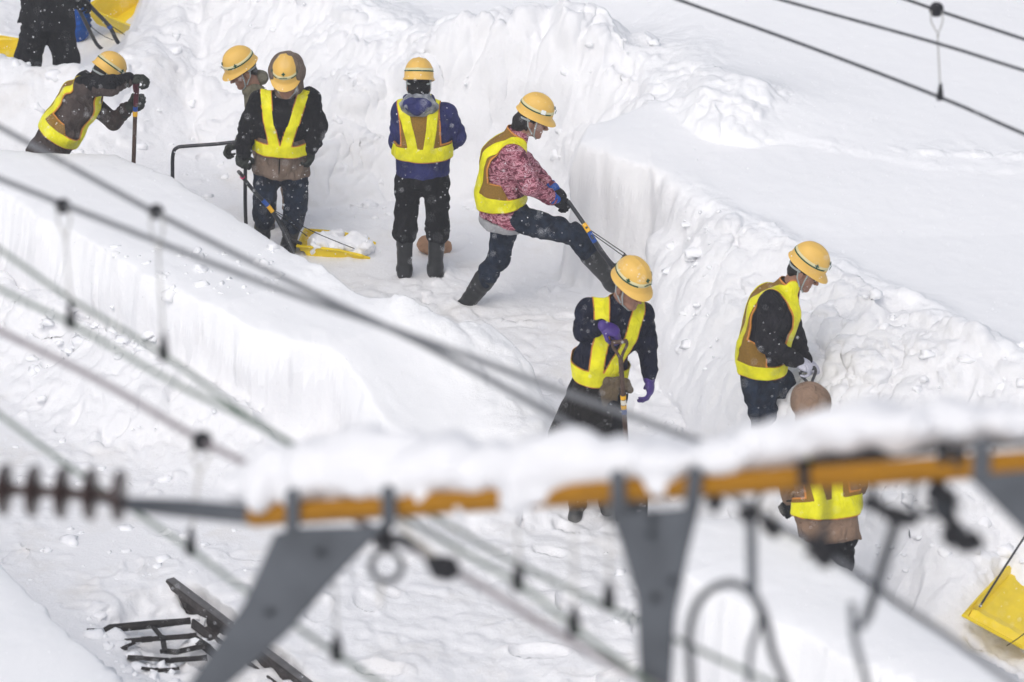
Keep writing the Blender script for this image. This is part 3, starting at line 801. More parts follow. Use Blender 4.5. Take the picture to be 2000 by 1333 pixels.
        TL = Ls[3]; vb, bh = vs.get('v', .10), vs.get('bh', .10); sw = vs.get('sw', .036); tilt = vs.get('tilt', 0)
        def seg(la, v, a, b):
            ex, ey = b[0] - a[0], b[1] - a[1]; t = np.clip(((la - a[0]) * ex + (v - a[1]) * ey) / (ex * ex + ey * ey), 0, 1.4)
            return np.hypot(la - a[0] - t * ex, v - a[1] - t * ey)
        def f_belt(V, g_=0):
            v, la, fr = coords(V); v = v - tilt * fr; return (bh / 2 + g_) - np.abs(v - vb - bh / 2)
        fb = vs.get('front_bottom', .028); bb_ = vs.get('back_bottom', .04); top = vs.get('top', .118)
        def f_str(V, g_=0):
            v, la, fr = coords(V); al = np.abs(la)
            sf = seg(al, v, (fb, vb + .03), (top, TL * .93)); sb = seg(al, v, (bb_, vb + .03), (top, TL * .93))
            w = sstep(-.02, .02, fr); d = sf * w + sb * (1 - w)
            r = (sw + g_) - d
            return np.minimum(r, v - vb)
        side_h, bw = vs.get('side', .16), vs.get('bw', .15)
        def f_base(V):
            v, la, fr = coords(V); al = np.abs(la)
            # back panel, narrowing to the shoulders; side gores rising behind the arms
            back = np.minimum(np.minimum(-fr + .0, bw - al), v - vb); back = np.minimum(back, TL * 1.02 - v)
            gore = np.minimum(np.minimum((vb + bh + side_h) - v - 1.6 * np.clip(fr + .02, 0, 1) - .25 * np.clip(.09 - al, 0, 1) * 0, v - vb), .01 - fr + .03)
            return np.maximum(back, gore) if vs.get('back', True) else gore
        def allf(V, g_): return np.maximum(np.maximum(f_belt(V, g_), f_str(V, g_)), f_base(V))
        Vv, Qv = Kt.mesh(.011, .012, nz); Vv = relax(Vv, Qv, 1); Tv = quads_to_tris(Qv)
        a, b = clip_tris(Vv, Tv, allf(Vv, .007))
        vo = link('vest', np_mesh('vest', a, b), M_MESH, o); m = vo.modifiers.new('cloth', 'SOLIDIFY'); m.thickness = .004; m.offset = 0
        Vp, Qp = Kt.mesh(.011, .0145, nz); Vp = relax(Vp, Qp, 1); Tp = quads_to_tris(Qp)
        fa = allf(Vp, .007); a, b = clip_tris(Vp, Tp, np.minimum(fa, .0095 - fa))
        po = link('piping', np_mesh('piping', a, b), M_PIPE, vo); m = po.modifiers.new('cloth', 'SOLIDIFY'); m.thickness = .003; m.offset = 0
        Vp, Qp = Kt.mesh(.011, .0165, nz); Vp = relax(Vp, Qp, 1); Tp = quads_to_tris(Qp)
        a, b = clip_tris(Vp, Tp, np.maximum(f_belt(Vp), f_str(Vp)))
        so = link('reflective_tape', np_mesh('reflective_tape', a, b), M_LIME, vo); m = so.modifiers.new('cloth', 'SOLIDIFY'); m.thickness = .003; m.offset = 0
    # ---- helmet and strap
    if W.get('helmet', True):
        tl = W.get('helmet_tilt', .04); hF2 = unit(hF - hU * tl); hU2 = unit(hU + hF * tl)
        hel, pt = helmet(o, P(0, -.006, .064), hR, hF2, hU2, seed, hs * W.get('helmet_s', 1.0), W.get('plates', False))
        for s_ in (-1, 1):
            for pts in ([P(s_ * .086, .030, .045), P(s_ * .082, .035, -.02), P(s_ * .062, .045, -.085), P(s_ * .018, .068, -.122), P(0, .072, -.124)], [P(s_ * .084, -.045, .045), P(s_ * .088, -.02, -.02), P(s_ * .068, .030, -.078)]):
                sb = MB(); sb.tube(pts, .0052, 6); sb.build('chin_strap', M_STRAP, hel)
        nb = MB(); nb.tube(crv([P(-.088, -.02, .022), P(-.06, -.085, .012), P(0, -.108, .008), P(.06, -.085, .012), P(.088, -.02, .022)], 5), .006, 8, flat=1.3); nb.build('nape_strap', M_STRAP, hel)
    return o, P, dict(A=A, F=F, R=R, hR=hR, hF=hF, hU=hU, part=part, base=base, nz=nz)
# ------------------------------------------------------------------ the workers
def joints(Y, d):
    """picture places (x, y, metres behind or before the worker's own plane) to joints"""
    out = {}
    for k, v in d.items():
        out[k] = v if isinstance(v, dict) else ony(v[0], v[1], Y + (v[2] if len(v) > 2 else 0))
    return out
C_BLACKJ = cloth('black_jacket', (.012, .012, .014), var=.4)
C_NAVYJ = cloth('blue_rain_jacket', srgb(52, 56, 108), col2=srgb(36, 40, 84), rough=.7, vscale=8)
C_BLACKT = cloth('black_trousers', (.012, .012, .014), var=.4)
C_JEANS = cloth('dark_jeans', srgb(40, 50, 66), col2=srgb(22, 28, 40), vscale=14)
C_NAVYW = cloth('navy_work_jacket', srgb(30, 34, 52), col2=srgb(20, 23, 38), vscale=12)
C_CHAR = cloth('charcoal_jacket', srgb(42, 41, 46), col2=srgb(28, 28, 32), vscale=10)
C_TAUPE = cloth('taupe_jacket', srgb(122, 106, 94), var=.25, vscale=9)
C_BROWN = cloth('brown_work_jacket', srgb(84, 74, 70), col2=srgb(60, 52, 50), vscale=10)
C_OLIVE = cloth('olive_jacket', srgb(126, 122, 104), var=.3)
C_TAN = cloth('tan_parka', srgb(142, 118, 100), var=.22, vscale=8)
C_GREYKNIT = cloth('grey_knit', srgb(168, 168, 170), var=.12, vscale=30, bump=.8, bscale=120)
C_APRON = cloth('black_apron', (.014, .012, .011), var=.5, vscale=7, rough=.55)
C_BLUE = cloth('blue_waterproofs', srgb(28, 84, 168), var=.3)
G_OLIVE = cloth('olive_glove', srgb(62, 66, 60), col2=srgb(42, 45, 42), vscale=22)
G_PURPLE = mat('purple_rubber_glove', srgb(70, 46, 128), .45, bump=.1, bscale=50, var=.25, vscale=18, spec=.45)
G_WHITE = cloth('white_cotton_glove', srgb(206, 206, 220), var=.12, bump=.7, bscale=140)
G_BLACK = cloth('black_glove', (.018, .018, .02), var=.4)
G_BLUE = cloth('blue_glove_cuff', srgb(30, 88, 178), var=.2)
def camo():
    m = bpy.data.materials.new('pink_camouflage'); m.use_nodes = True; nt = m.node_tree; b = nt.nodes['Principled BSDF']; b.inputs['Roughness'].default_value = .9
    tc = nt.nodes.new('ShaderNodeTexCoord'); n = nt.nodes.new('ShaderNodeTexNoise'); n.inputs['Scale'].default_value = 15; n.inputs['Detail'].default_value = 3; n.inputs['Distortion'].default_value = 1.8
    mp = nt.nodes.new('ShaderNodeMapping'); mp.inputs['Scale'].default_value = (1, 1, 2.0); nt.links.new(tc.outputs['Object'], mp.inputs[0]); nt.links.new(mp.outputs[0], n.inputs['Vector'])
    r = nt.nodes.new('ShaderNodeValToRGB'); r.color_ramp.interpolation = 'CONSTANT'; e = r.color_ramp.elements
    e[0].position = 0; e[0].color = srgb(92, 36, 52); e[1].position = .43; e[1].color = srgb(140, 66, 84)
    for p, c in ((.50, srgb(196, 140, 152)), (.57, srgb(126, 54, 72)), (.63, srgb(212, 178, 186)), (.70, srgb(104, 40, 58))): q = e.new(p); q.color = c
    nt.links.new(n.outputs['Fac'], r.inputs[0]); nt.links.new(r.outputs[0], b.inputs['Base Color']); return m
C_CAMO = camo()
GRP = 'railway workers clearing snow'
V3 = lambda *a: A3(a)

# -- worker in the navy rain jacket, back to the camera
Y = 28.1
J = joints(Y, dict(pelvis=(826, 342), waist=(826, 300), chest=(824, 240), neck=(818, 194),
    sa=(785, 222), sb=(868, 222), ea=(778, 275, .05), wa=(800, 300, .24), eb=(890, 268, .06), wb=(856, 296, .26),
    ha=(800, 352), ka=(791, 440), na=(790, 526), ta=(787, 531, .14), hb=(852, 352), kb=(855, 440), nb=(850, 523), tb=(857, 526, .15),
    ga=dict(d=(.6, .5, -.1), n=(0, 0, -1), curl=.7, side=1), gb=dict(d=(-.6, .5, -.1), n=(0, 0, -1), curl=.7, side=-1)))
o5, P5, i5 = person('worker in navy rain jacket and black trousers standing with back turned', GRP, J, (.08, 1, -.1),
    dict(c=ony(818, 168, Y + .01), fwd=(.05, 1, -.35), s=1.0),
    dict(jacket=dict(m=C_NAVYJ, hem=-.01, w=(.205, .20, .205), d=(.155, .15, .15), ar=(.082, .074, .056), hood_down=True),
         trousers=dict(m=C_BLACKT, end=.13, r=(.108, .088, .084), bunch=True), boot_top=.05, boot_r=.066, boot_m=M_BOOT,
         glove=dict(m=G_BLACK), vest=dict(v=.165, bh=.10, sw=.037, back_bottom=.046, top=.11, bw=.15, side=.02)), seed=5)
Mh = [i5['hR'], i5['hF'], i5['hU']]
H = Solid(.02); H.ell(P5(0, -.03, -.005), (.084, .098, .10), Mh); H.cap(P5(0, -.03, -.06), P5(0, -.035, -.11), .075, .075); H.ell(P5(0, .10, 0), (.08, .09, .1), Mh, .01, True)
i5['part']('balaclava', H, .008, C_BLACKT, noise=(.006, 16, 3))
H = Solid(.02); H.ecap(P5(0, -.035, -.045), P5(0, -.035, -.13), .068, .08, .15, .10, i5['F']); H.half(P5(0, -.03, -.045), i5['hU'])
i5['part']('rain_hood', H, .008, mat('grey_plastic_hood', srgb(158, 161, 166), .35, bump=.4, bscale=30, col2=srgb(84, 88, 98), vscale=22), noise=(.012, 15, 3))
# -- hooded worker facing the camera
Y = 28.58
J = joints(Y, dict(pelvis=(549, 322), waist=(550, 285), chest=(552, 228), neck=(555, 185, -.03),
    sa=(508, 198), sb=(602, 196), ea=(487, 246, -.02), wa=(473, 298, -.10), eb=(617, 245, .02), wb=(607, 288, -.06),
    ha=(524, 332), ka=(517, 398, -.05), na=(512, 462), ta=(506, 470, -.16), hb=(573, 332), kb=(577, 400, -.03), nb=(563, 482), tb=(560, 492, -.16),
    ga=dict(d=(-.02, -.1, -1), n=(.3, 1, 0), curl=.75, side=1), gb=dict(d=(.0, -.15, -1), n=(-1, .3, 0), curl=.5, side=1)))
o4, P4, i4 = person('worker with taupe hood over yellow helmet holding a sled handle', GRP, J, (-.05, -1, -.15),
    dict(c=ony(560, 156, Y - .07), fwd=(-.10, -1, -.36), s=1.0),
    dict(jacket=dict(m=C_TAUPE, hem=.06, w=(.225, .195, .20), d=(.175, .155, .15), ar=(.086, .078, .060)),
         trousers=dict(m=C_JEANS, end=.45, r=(.105, .090, .088)), boot_top=.42, glove=dict(m=G_OLIVE, r=.014, sc=1.22, cuff=.09, cr=.062),
         vest=dict(v=.125, bh=.085, sw=.038, front_bottom=.030, top=.125, bw=.12, side=.04), helmet_s=1.0), seed=4)
K = Solid(.03)                                                # black upper jacket over the taupe one: shoulders and sleeves
c_, n_ = A3(J['chest']), A3(J['neck'])
K.k = .04; K.ecap(c_ - i4['A'] * .09, c_, .213, .170, .214, .168, i4['F']); K.ecap(c_, n_ + (c_ - n_) * .3, .214, .166, .110, .100, i4['F'])
for s_ in 'ab':
    K.cap(c_ + (J['s' + s_] - c_) * .3 + i4['A'] * .05, J['s' + s_], .088, .081); K.cap(J['s' + s_], J['e' + s_], .091, .083, fold=(.006, .075, 7 + ord(s_)), k=.035); K.cap(J['e' + s_], A3(J['w' + s_]) * .98 + A3(J['e' + s_]) * .02, .083, .065, fold=(.0075, .055, 9 + ord(s_)), k=.025)
i4['part']('yoke_and_sleeves', K, .0095, C_BLACKJ, noise=(.017, 7.5, 4 * 13 + 3))
H = Solid(.02); Mh = [i4['hR'], i4['hF'], i4['hU']]
H.ell(P4(0, -.035, .055), (.142, .150, .150), Mh); H.ecap(P4(0, -.06, -.02), P4(0, -.05, -.14), .118, .11, .115, .11, i4['hF'])
H.ell(P4(0, .145, -.02), (.118, .15, .155), Mh, .015, True)
i4['part']('hood', H, .009, C_TAUPE, noise=(.008, 12, 44))
z_ = MB(); z_.tube([A3(J['waist']) + i4['F'] * .162 + i4['A'] * .0, A3(J['pelvis']) + i4['F'] * .165, i4['base'] + i4['F'] * .160], .005, 6); z_.build('zip', C_BLACKJ, o4)

# -- worker behind the hooded one
Y = 29.1
J = joints(Y, dict(pelvis=(534, 318), waist=(530, 280), chest=(520, 222), neck=(496, 176),
    sa=(500, 200, -.05), sb=(545, 198, .12), ea=(484, 250, .02), wa=(468, 281, -.02), eb=(560, 255, .1), wb=(545, 300, -.1),
    ha=(520, 328), ka=(520, 402), na=(520, 472), ta=(505, 478, -.05), hb=(566, 328), kb=(570, 402), nb=(572, 470), tb=(560, 478, -.05),
    ga=dict(d=(-.9, 0, -.35), n=(0, -.5, -.8), curl=.8, side=1), gb=dict(d=(0, 0, -1), n=(-1, 0, 0), curl=.5)))
o3, P3, i3 = person('worker in olive collar bending head behind the hooded worker', GRP, J, (-.8, -.35, -.3),
    dict(c=ony(475, 140, Y - .02), fwd=(-.85, -.35, -.42), s=1.0),
    dict(jacket=dict(m=C_OLIVE, hem=.05, w=(.16, .155, .17), d=(.13, .13, .14), ar=(.06, .055, .045)),
         trousers=dict(m=C_TAN, end=.4, r=(.085, .072, .070)), boot_top=.35, glove=dict(m=G_OLIVE, r=.0125)), seed=3)
c3 = Solid(.02); c3.cap(P3(-.03, .03, -.15), P3(.05, -.03, -.13), .052, .055); c3.cap(P3(.05, -.03, -.13), P3(.02, -.10, -.13), .055, .06); c3.cap(P3(.0, .04, -.16), P3(.02, .00, -.24), .045, .06)
i3['part']('collar', c3, .008, C_OLIVE, noise=(.008, 16, 33))

# -- striding worker in pink camouflage
Y = 27.4
J = joints(Y, dict(pelvis=(984, 420), waist=(978, 375), chest=(984, 312), neck=(1012, 262),
    sa=(998, 292, .17), sb=(1002, 300, -.14), ea=(1052, 352, .20), wa=(1080, 368, .10), eb=(1034, 362, -.20), wb=(1082, 391, -.11),
    ha=(985, 432, .09), ka=(975, 505, .12), na=(907, 600, .15), ta=(915, 625, .15), hb=(1005, 424, -.08), kb=(1124, 460, -.15), nb=(1194, 552, -.06), tb=(1214, 560, -.04),
    ga=dict(d=(.72, .05, -.55), n=(-.4, .0, -.8), curl=.85, side=1), gb=dict(d=(.72, .1, -.3), n=(-.2, .5, -.8), curl=.85, side=1)))
J6 = J
o6, P6, i6 = person('worker in pink camouflage hoodie taking a long stride while hauling', GRP, J, (1, .05, -.25),
    dict(c=ony(1041, 235, Y), fwd=(.93, -.12, -.34), s=1.0),
    dict(jacket=dict(m=C_CAMO, hem=.03, w=(.19, .18, .185), d=(.175, .165, .155), ar=(.086, .080, .056), band=C_GREYKNIT),
         trousers=dict(m=C_JEANS, end=.42, r=(.112, .084, .078)), boot_top=.26, boot_r=.082, hair=1, plates=True,
         glove=dict(m=G_BLACK, r=.0125, cuff=.035, cuff_m=G_BLUE, cr=.056, sc=1.25),
         vest=dict(v=.095, bh=.10, sw=.036, front_bottom=.05, back_bottom=.045, top=.118, bw=.15, side=.11)), seed=6)

# -- worker with the long-handled shovel
Y = 24.15
J = joints(Y, dict(pelvis=(1166, 752), waist=(1172, 705, -.01), chest=(1198, 640, -.03), neck=(1212, 590, -.07),
    sa=(1150, 606), sb=(1254, 614, .0), ea=(1140, 648, -.06), wa=(1176, 638, -.24), eb=(1264, 672, .02), wb=(1268, 738, -.06),
    ha=(1140, 770), ka=(1130, 880, -.05), na=(1128, 985), ta=(1122, 1005, -.16), hb=(1195, 770), kb=(1188, 880, -.05), nb=(1186, 975), tb=(1186, 992, -.16),
    ga=dict(d=(.92, -.1, -.32), n=(0, .35, -.95), curl=.75, side=-1, thumb=.8), gb=dict(d=(.1, -.1, -1), n=(-.9, .2, -.1), curl=.45, side=1, thumb=.5)))
J7 = J
o7, P7, i7 = person('worker in navy jacket and black apron resting a purple glove on a shovel', GRP, J, (.12, -1, -.12),
    dict(c=ony(1229, 562, Y - .12), fwd=(.62, -.72, -.36), up=(.05, 0, 1), s=1.05),
    dict(jacket=dict(m=C_NAVYW, hem=-.02, w=(.165, .17, .185), d=(.14, .14, .14), ar=(.082, .074, .055)),
         trousers=dict(m=C_BLACKT, end=.5, r=(.10, .08, .075)), boot_top=.40, glove=dict(m=G_PURPLE, r=.0125, sc=1.22, cuff=.05, cr=.044),
         vest=dict(v=.06, bh=.105, sw=.042, front_bottom=.035, top=.118, bw=.13, side=.02), helmet_tilt=.05), seed=7)
AP = Solid(.03); pel = A3(J['pelvis']); bot = ony(1138, 858, Y)
AP.ecap(pel + i7['A'] * .06, bot, .165, .145, .235, .17, V3(.12, -1, 0)); AP.half(bot, (0, 0, -1)); AP.half(pel + i7['A'] * .06, i7['A'])
i7['part']('apron', AP, .0105, C_APRON, noise=(.014, 7, 70))
BG = Solid(.02); q = ony(1192, 765, Y - .17); BG.ell(q, (.055, .03, .085), k=.02); BG.cap(q + V3(.10, .02, .05), q + V3(.13, .03, .0), .03, .028); BG.cap(q + V3(-.02, 0, .07), q + V3(.10, .02, .06), .03, .03); BG.cap(q + V3(-.03, 0, .0), q + V3(-.035, .02, -.10), .035, .02)
i7['part']('waist_pouch', BG, .008, cloth('pouch_canvas', srgb(112, 98, 78), var=.35, vscale=10), noise=(.010, 16, 71))
# -- worker in profile on the right
Y = 24.72
J = joints(Y, dict(pelvis=(1487, 735), waist=(1490, 680), chest=(1512, 606), neck=(1544, 558),
    sa=(1530, 585, .17), sb=(1505, 594, -.15), ea=(1555, 665, .22), wa=(1572, 706, .12), eb=(1498, 668, -.20), wb=(1554, 706, -.16),
    ha=(1520, 750, .09), ka=(1545, 815, .10), na=(1528, 925, .12), ta=(1556, 930, .12), hb=(1482, 752, -.08), kb=(1495, 838, -.10), nb=(1486, 940, -.06), tb=(1515, 948, -.06),
    ga=dict(d=(.75, -.1, -.6), n=(-.6, .1, -.7), curl=.85, side=1), gb=dict(d=(.82, .15, -.42), n=(-.3, .3, -.85), curl=.75, side=1)))
J8 = J
o8, P8, i8 = person('worker in charcoal jacket and jeans seen from the side with white gloves', GRP, J, (1, -.12, -.3),
    dict(c=ony(1570, 530, Y - .02), fwd=(.86, -.22, -.50), s=1.02),
    dict(jacket=dict(m=C_CHAR, hem=-.02, w=(.165, .17, .18), d=(.15, .155, .155), ar=(.088, .078, .055)),
         trousers=dict(m=C_JEANS, end=.5, r=(.115, .09, .08)), boot_top=.45, glove=dict(m=G_WHITE, r=.0125, sc=1.3, cuff=.02, cr=.042), td=1.04,
         vest=dict(v=.05, bh=.095, sw=.034, front_bottom=.06, back_bottom=.05, top=.105, bw=.14, side=.15)), seed=8)

# -- worker in tan parka in the nearer trench
Y = 22.4
J = joints(Y, dict(pelvis=(1618, 1032), waist=(1616, 985, .02), chest=(1605, 900, .12), neck=(1590, 835, .30),
    sa=(1548, 870, .2), sb=(1650, 872, .2), ea=(1540, 940, .25), wa=(1548, 985, .25), eb=(1668, 945, .28), wb=(1650, 985, .38),
    ha=(1598, 1050), ka=(1596, 1140, .03), na=(1594, 1230), ta=(1592, 1232, .15), hb=(1640, 1050), kb=(1642, 1140, .03), nb=(1644, 1230), tb=(1650, 1232, .15),
    ga=dict(d=(-.4, .3, -.6), n=(.3, .8, 0), curl=.6), gb=dict(d=(0, .8, -.3), n=(0, 0, -1), curl=.7)))
o9, P9, i9 = person('worker in tan hooded parka bending in the near trench below the yellow pipe', GRP, J, (-.05, 1, -.1),
    dict(c=ony(1583, 800, Y + .38), fwd=(-.1, .95, -.5), s=1.0),
    dict(jacket=dict(m=C_TAN, hem=.10, w=(.195, .19, .20), d=(.16, .155, .15), ar=(.085, .075, .056)),
         trousers=dict(m=C_BLACKT, end=.5, r=(.10, .08, .075)), boot_top=.4, glove=dict(m=G_BLACK, r=.0125),
         vest=dict(v=.12, bh=.075, sw=.034, back_bottom=.045, top=.11, bw=.14, side=.03), helmet=False), seed=9)
H = Solid(.02); Mh = [i9['hR'], i9['hF'], i9['hU']]
H.ell(P9(0, -.015, .045), (.128, .138, .128), Mh); H.ecap(P9(0, -.05, -.03), P9(0, -.08, -.15), .11, .10, .12, .11, i9['hF']); H.ell(P9(0, .15, -.03), (.08, .11, .09), Mh, .01, True)
hd9 = i9['part']('hood', H, .0095, C_TAN, noise=(.010, 9, 94))

# -- worker leaning on a shovel, left
Y = 28.75
J = joints(Y, dict(pelvis=(98, 290), waist=(122, 252, .0), chest=(158, 196, .0), neck=(192, 160, .02),
    sa=(166, 172, -.16), sb=(176, 200, .14), ea=(214, 169, -.22), wa=(253, 156, -.09), eb=(222, 238, .12), wb=(252, 210, .03),
    ha=(88, 305, .1), ka=(120, 400, .12), na=(100, 492, .12), ta=(125, 500, .12), hb=(92, 310, -.1), kb=(128, 405, -.1), nb=(92, 505, -.1), tb=(118, 508, -.1),
    ga=dict(d=(.85, 0, .1), n=(.2, .1, -1), curl=.8, side=1), gb=dict(d=(.75, .1, .25), n=(.1, 1, 0), curl=.9, side=1, thumb=.8)))
J2 = J
o2, P2, i2 = person('worker in brown jacket leaning hard on an upright shovel beyond the snow bank', GRP, J, (.8, -.02, -.55),
    dict(c=ony(203, 152, Y + .05), fwd=(.68, .35, -.62), s=1.0),
    dict(jacket=dict(m=C_BROWN, hem=.10, w=(.175, .175, .19), d=(.15, .15, .15), ar=(.078, .070, .056)),
         trousers=dict(m=C_BROWN, end=.5, r=(.12, .09, .08)), boot_top=.4, glove=dict(m=G_OLIVE, r=.014, sc=1.22, cuff=.07, cr=.056),
         vest=dict(v=.13, bh=.09, sw=.034, front_bottom=.07, back_bottom=.05, top=.12, bw=.10, side=.08)), seed=2)
K = Solid(.03); c_, n_ = A3(J['chest']), A3(J['neck'])
K.ecap(c_ + i2['A'] * .13, n_ + (c_ - n_) * .2, .165, .14, .10, .095, i2['F']); K.cap(J['sa'] + V3(0, 0, .02), J['ea'] + V3(0, 0, .02), .078, .068); K.cap(J['ea'] + V3(0, 0, .02), J['wa'] + V3(0, 0, .012), .068, .054)
i2['part']('dark_yoke', K, .0095, C_BLACKJ, noise=(.017, 7.5, 2 * 13 + 3))

# -- two workers at the top left, mostly above the frame
def simple(Y, x, foot, k, lab, jm, tm, hem, sd, face=(0.2, 1, 0), spread=22, seed_label=None):
    s = lambda h: foot - h * 208.0
    J = joints(Y, dict(pelvis=(x, s(.88)), waist=(x, s(1.05)), chest=(x + 2, s(1.28)), neck=(x + 4, s(1.47)),
        sa=(x - 34, s(1.40)), sb=(x + 40, s(1.40)), ea=(x - 40, s(1.12), .1), wa=(x - 10, s(1.0), .3), eb=(x + 50, s(1.12), .1), wb=(x + 58, s(.98), .32),
        ha=(x - 18, s(.84)), ka=(x - spread, s(.46)), na=(x - spread - 6, s(.09)), ta=(x - spread - 8, s(.03), .14), hb=(x + 20, s(.84)), kb=(x + spread, s(.46)), nb=(x + spread + 2, s(.09)), tb=(x + spread + 6, s(.03), .14),
        ga=dict(d=(.6, .5, -.1), n=(0, 0, -1), curl=.7), gb=dict(d=(.5, .6, -.1), n=(0, 0, -1), curl=.8, side=-1)))
    return person(lab, GRP, J, face, dict(c=ony(x + 5, s(1.62), Y), fwd=(.1, 1, -.3)),
        dict(jacket=dict(m=jm, hem=hem, w=(.24, .22, .21), d=(.18, .165, .15)), trousers=dict(m=tm, end=.8, r=(.125, .115, .11)), boot_top=.7, glove=dict(m=G_BLACK),
             helmet=True), seed=sd)
simple(31.7, 92, 212, 1, 'worker in long black coat at the top left corner of the picture', C_BLACKJ, C_BLACKT, .09, 11, spread=38)
simple(33.3, 136, 92, 1, 'worker in blue waterproofs mostly hidden behind the black coat', C_BLUE, C_BLUE, .05, 12, spread=14)
# ------------------------------------------------------------------ tools
M_WOOD = mat('dark_ash_shaft', srgb(92, 72, 62), .7, bump=.3, bscale=60, var=.45, vscale=24)
M_RED = mat('red_painted_grip', srgb(92, 30, 46), .5, var=.3)
M_STEEL = mat('black_steel_tube', srgb(38, 40, 46), .4, bump=.1, var=.3, vscale=30, spec=.5)
M_BLADE = mat('shovel_steel', srgb(70, 72, 76), .4, metal=.8, bump=.2, var=.3)
M_TAPEB = mat('blue_tape', srgb(34, 80, 160), .5); M_TAPEY = mat('yellow_tape', srgb(236, 180, 40), .5)
M_TAPEW = mat('white_tape', srgb(220, 214, 200), .5); M_PINK = mat('pink_tape', srgb(230, 60, 120), .5)
M_YEL = mat('yellow_plastic', srgb(236, 206, 10), .38, bump=.05, bscale=20, var=.14, vscale=7, spec=.4)
M_CORD = mat('black_cord', (.015, .015, .016), .9)
def ring(t, a, b, f0, f1, r, nm, m_):
    q = MB(); a, b = A3(a), A3(b); q.tube([a + (b - a) * f0, a + (b - a) * f1], r, 10); q.build(nm, m_, t)
def shovel(name, lab, top, bot, bar, tapes, m_top=None, wide=.05):
    top, bot = A3(top), A3(bot); t = empty(name, bot); tag(t, lab, 'shovel', 'shovels'); d = unit(bot - top); bar = unit(A3(bar) - d * np.dot(bar, d))
    bpy.context.view_layer.update()
    q = MB(); n_ = top + d * .11
    q.tube([n_, bot], [.0155, .0165], 12); q.build('shaft', M_WOOD, t)
    g = MB()
    for s_ in (-1, 1): g.tube(crv([n_ + d * .02, n_ - d * .03 + bar * s_ * .02, top + d * .03 + bar * s_ * wide, top + bar * s_ * wide], 4), .010, 8)
    g.build('yoke', m_top or M_WOOD, t)
    g = MB(); g.tube([top - bar * wide * 1.1, top + bar * wide * 1.1], .014, 10); g.build('grip', m_top or M_WOOD, t)
    for f0, f1, m_ in tapes: ring(t, top, bot, f0, f1, .0185, 'tape', m_)
    bl = MB(); nrm = np.cross(d, bar); V = []; F = []
    for i in range(7):
        for k in range(7):
            u, v = i / 6, (k - 3) / 3; w = .115 * (1 - .25 * u ** 3)
            V.append(bot + d * (.0 + .30 * u) + bar * v * w + nrm * (.035 * (v * v) - .02 * math.sin(u * 3)))
    for i in range(6):
        for k in range(6): F.append((i * 7 + k, i * 7 + k + 1, (i + 1) * 7 + k + 1, (i + 1) * 7 + k))
    bl.add(V, F); o = bl.build('blade', M_BLADE, t); md = o.modifiers.new('plate', 'SOLIDIFY'); md.thickness = .003
    return t
shovel('shovel', 'brown wooden shovel upright under the purple glove', ony(1210, 668, 23.86), ony(1229, 955, 23.95), (1, .1, 0),
       [(.36, .385, M_TAPEY), (.39, .42, M_TAPEW), (.425, .45, M_TAPEY), (.45, .485, M_TAPEB)], wide=.045)
shovel('shovel', 'dark shovel with red grip and blue tape held by the leaning worker', ony(266, 160, 28.68), ony(257, 440, 28.8), (.3, .9, .1),
       [(.17, .20, M_TAPEB), (.20, .235, M_TAPEY)], m_top=M_RED, wide=.04)
q = MB(); q.tube([ony(268, 152, 28.67), ony(265, 205, 28.70)], [.022, .019], 12); q.build('red_sleeve', M_RED, bpy.data.objects['shovel.001'])
shovel('shovel', 'shovel with dark curved handle in the white glove', ony(1577, 722, 24.58), ony(1612, 905, 24.5), (1, .1, .3), [], m_top=M_STEEL, wide=.05)

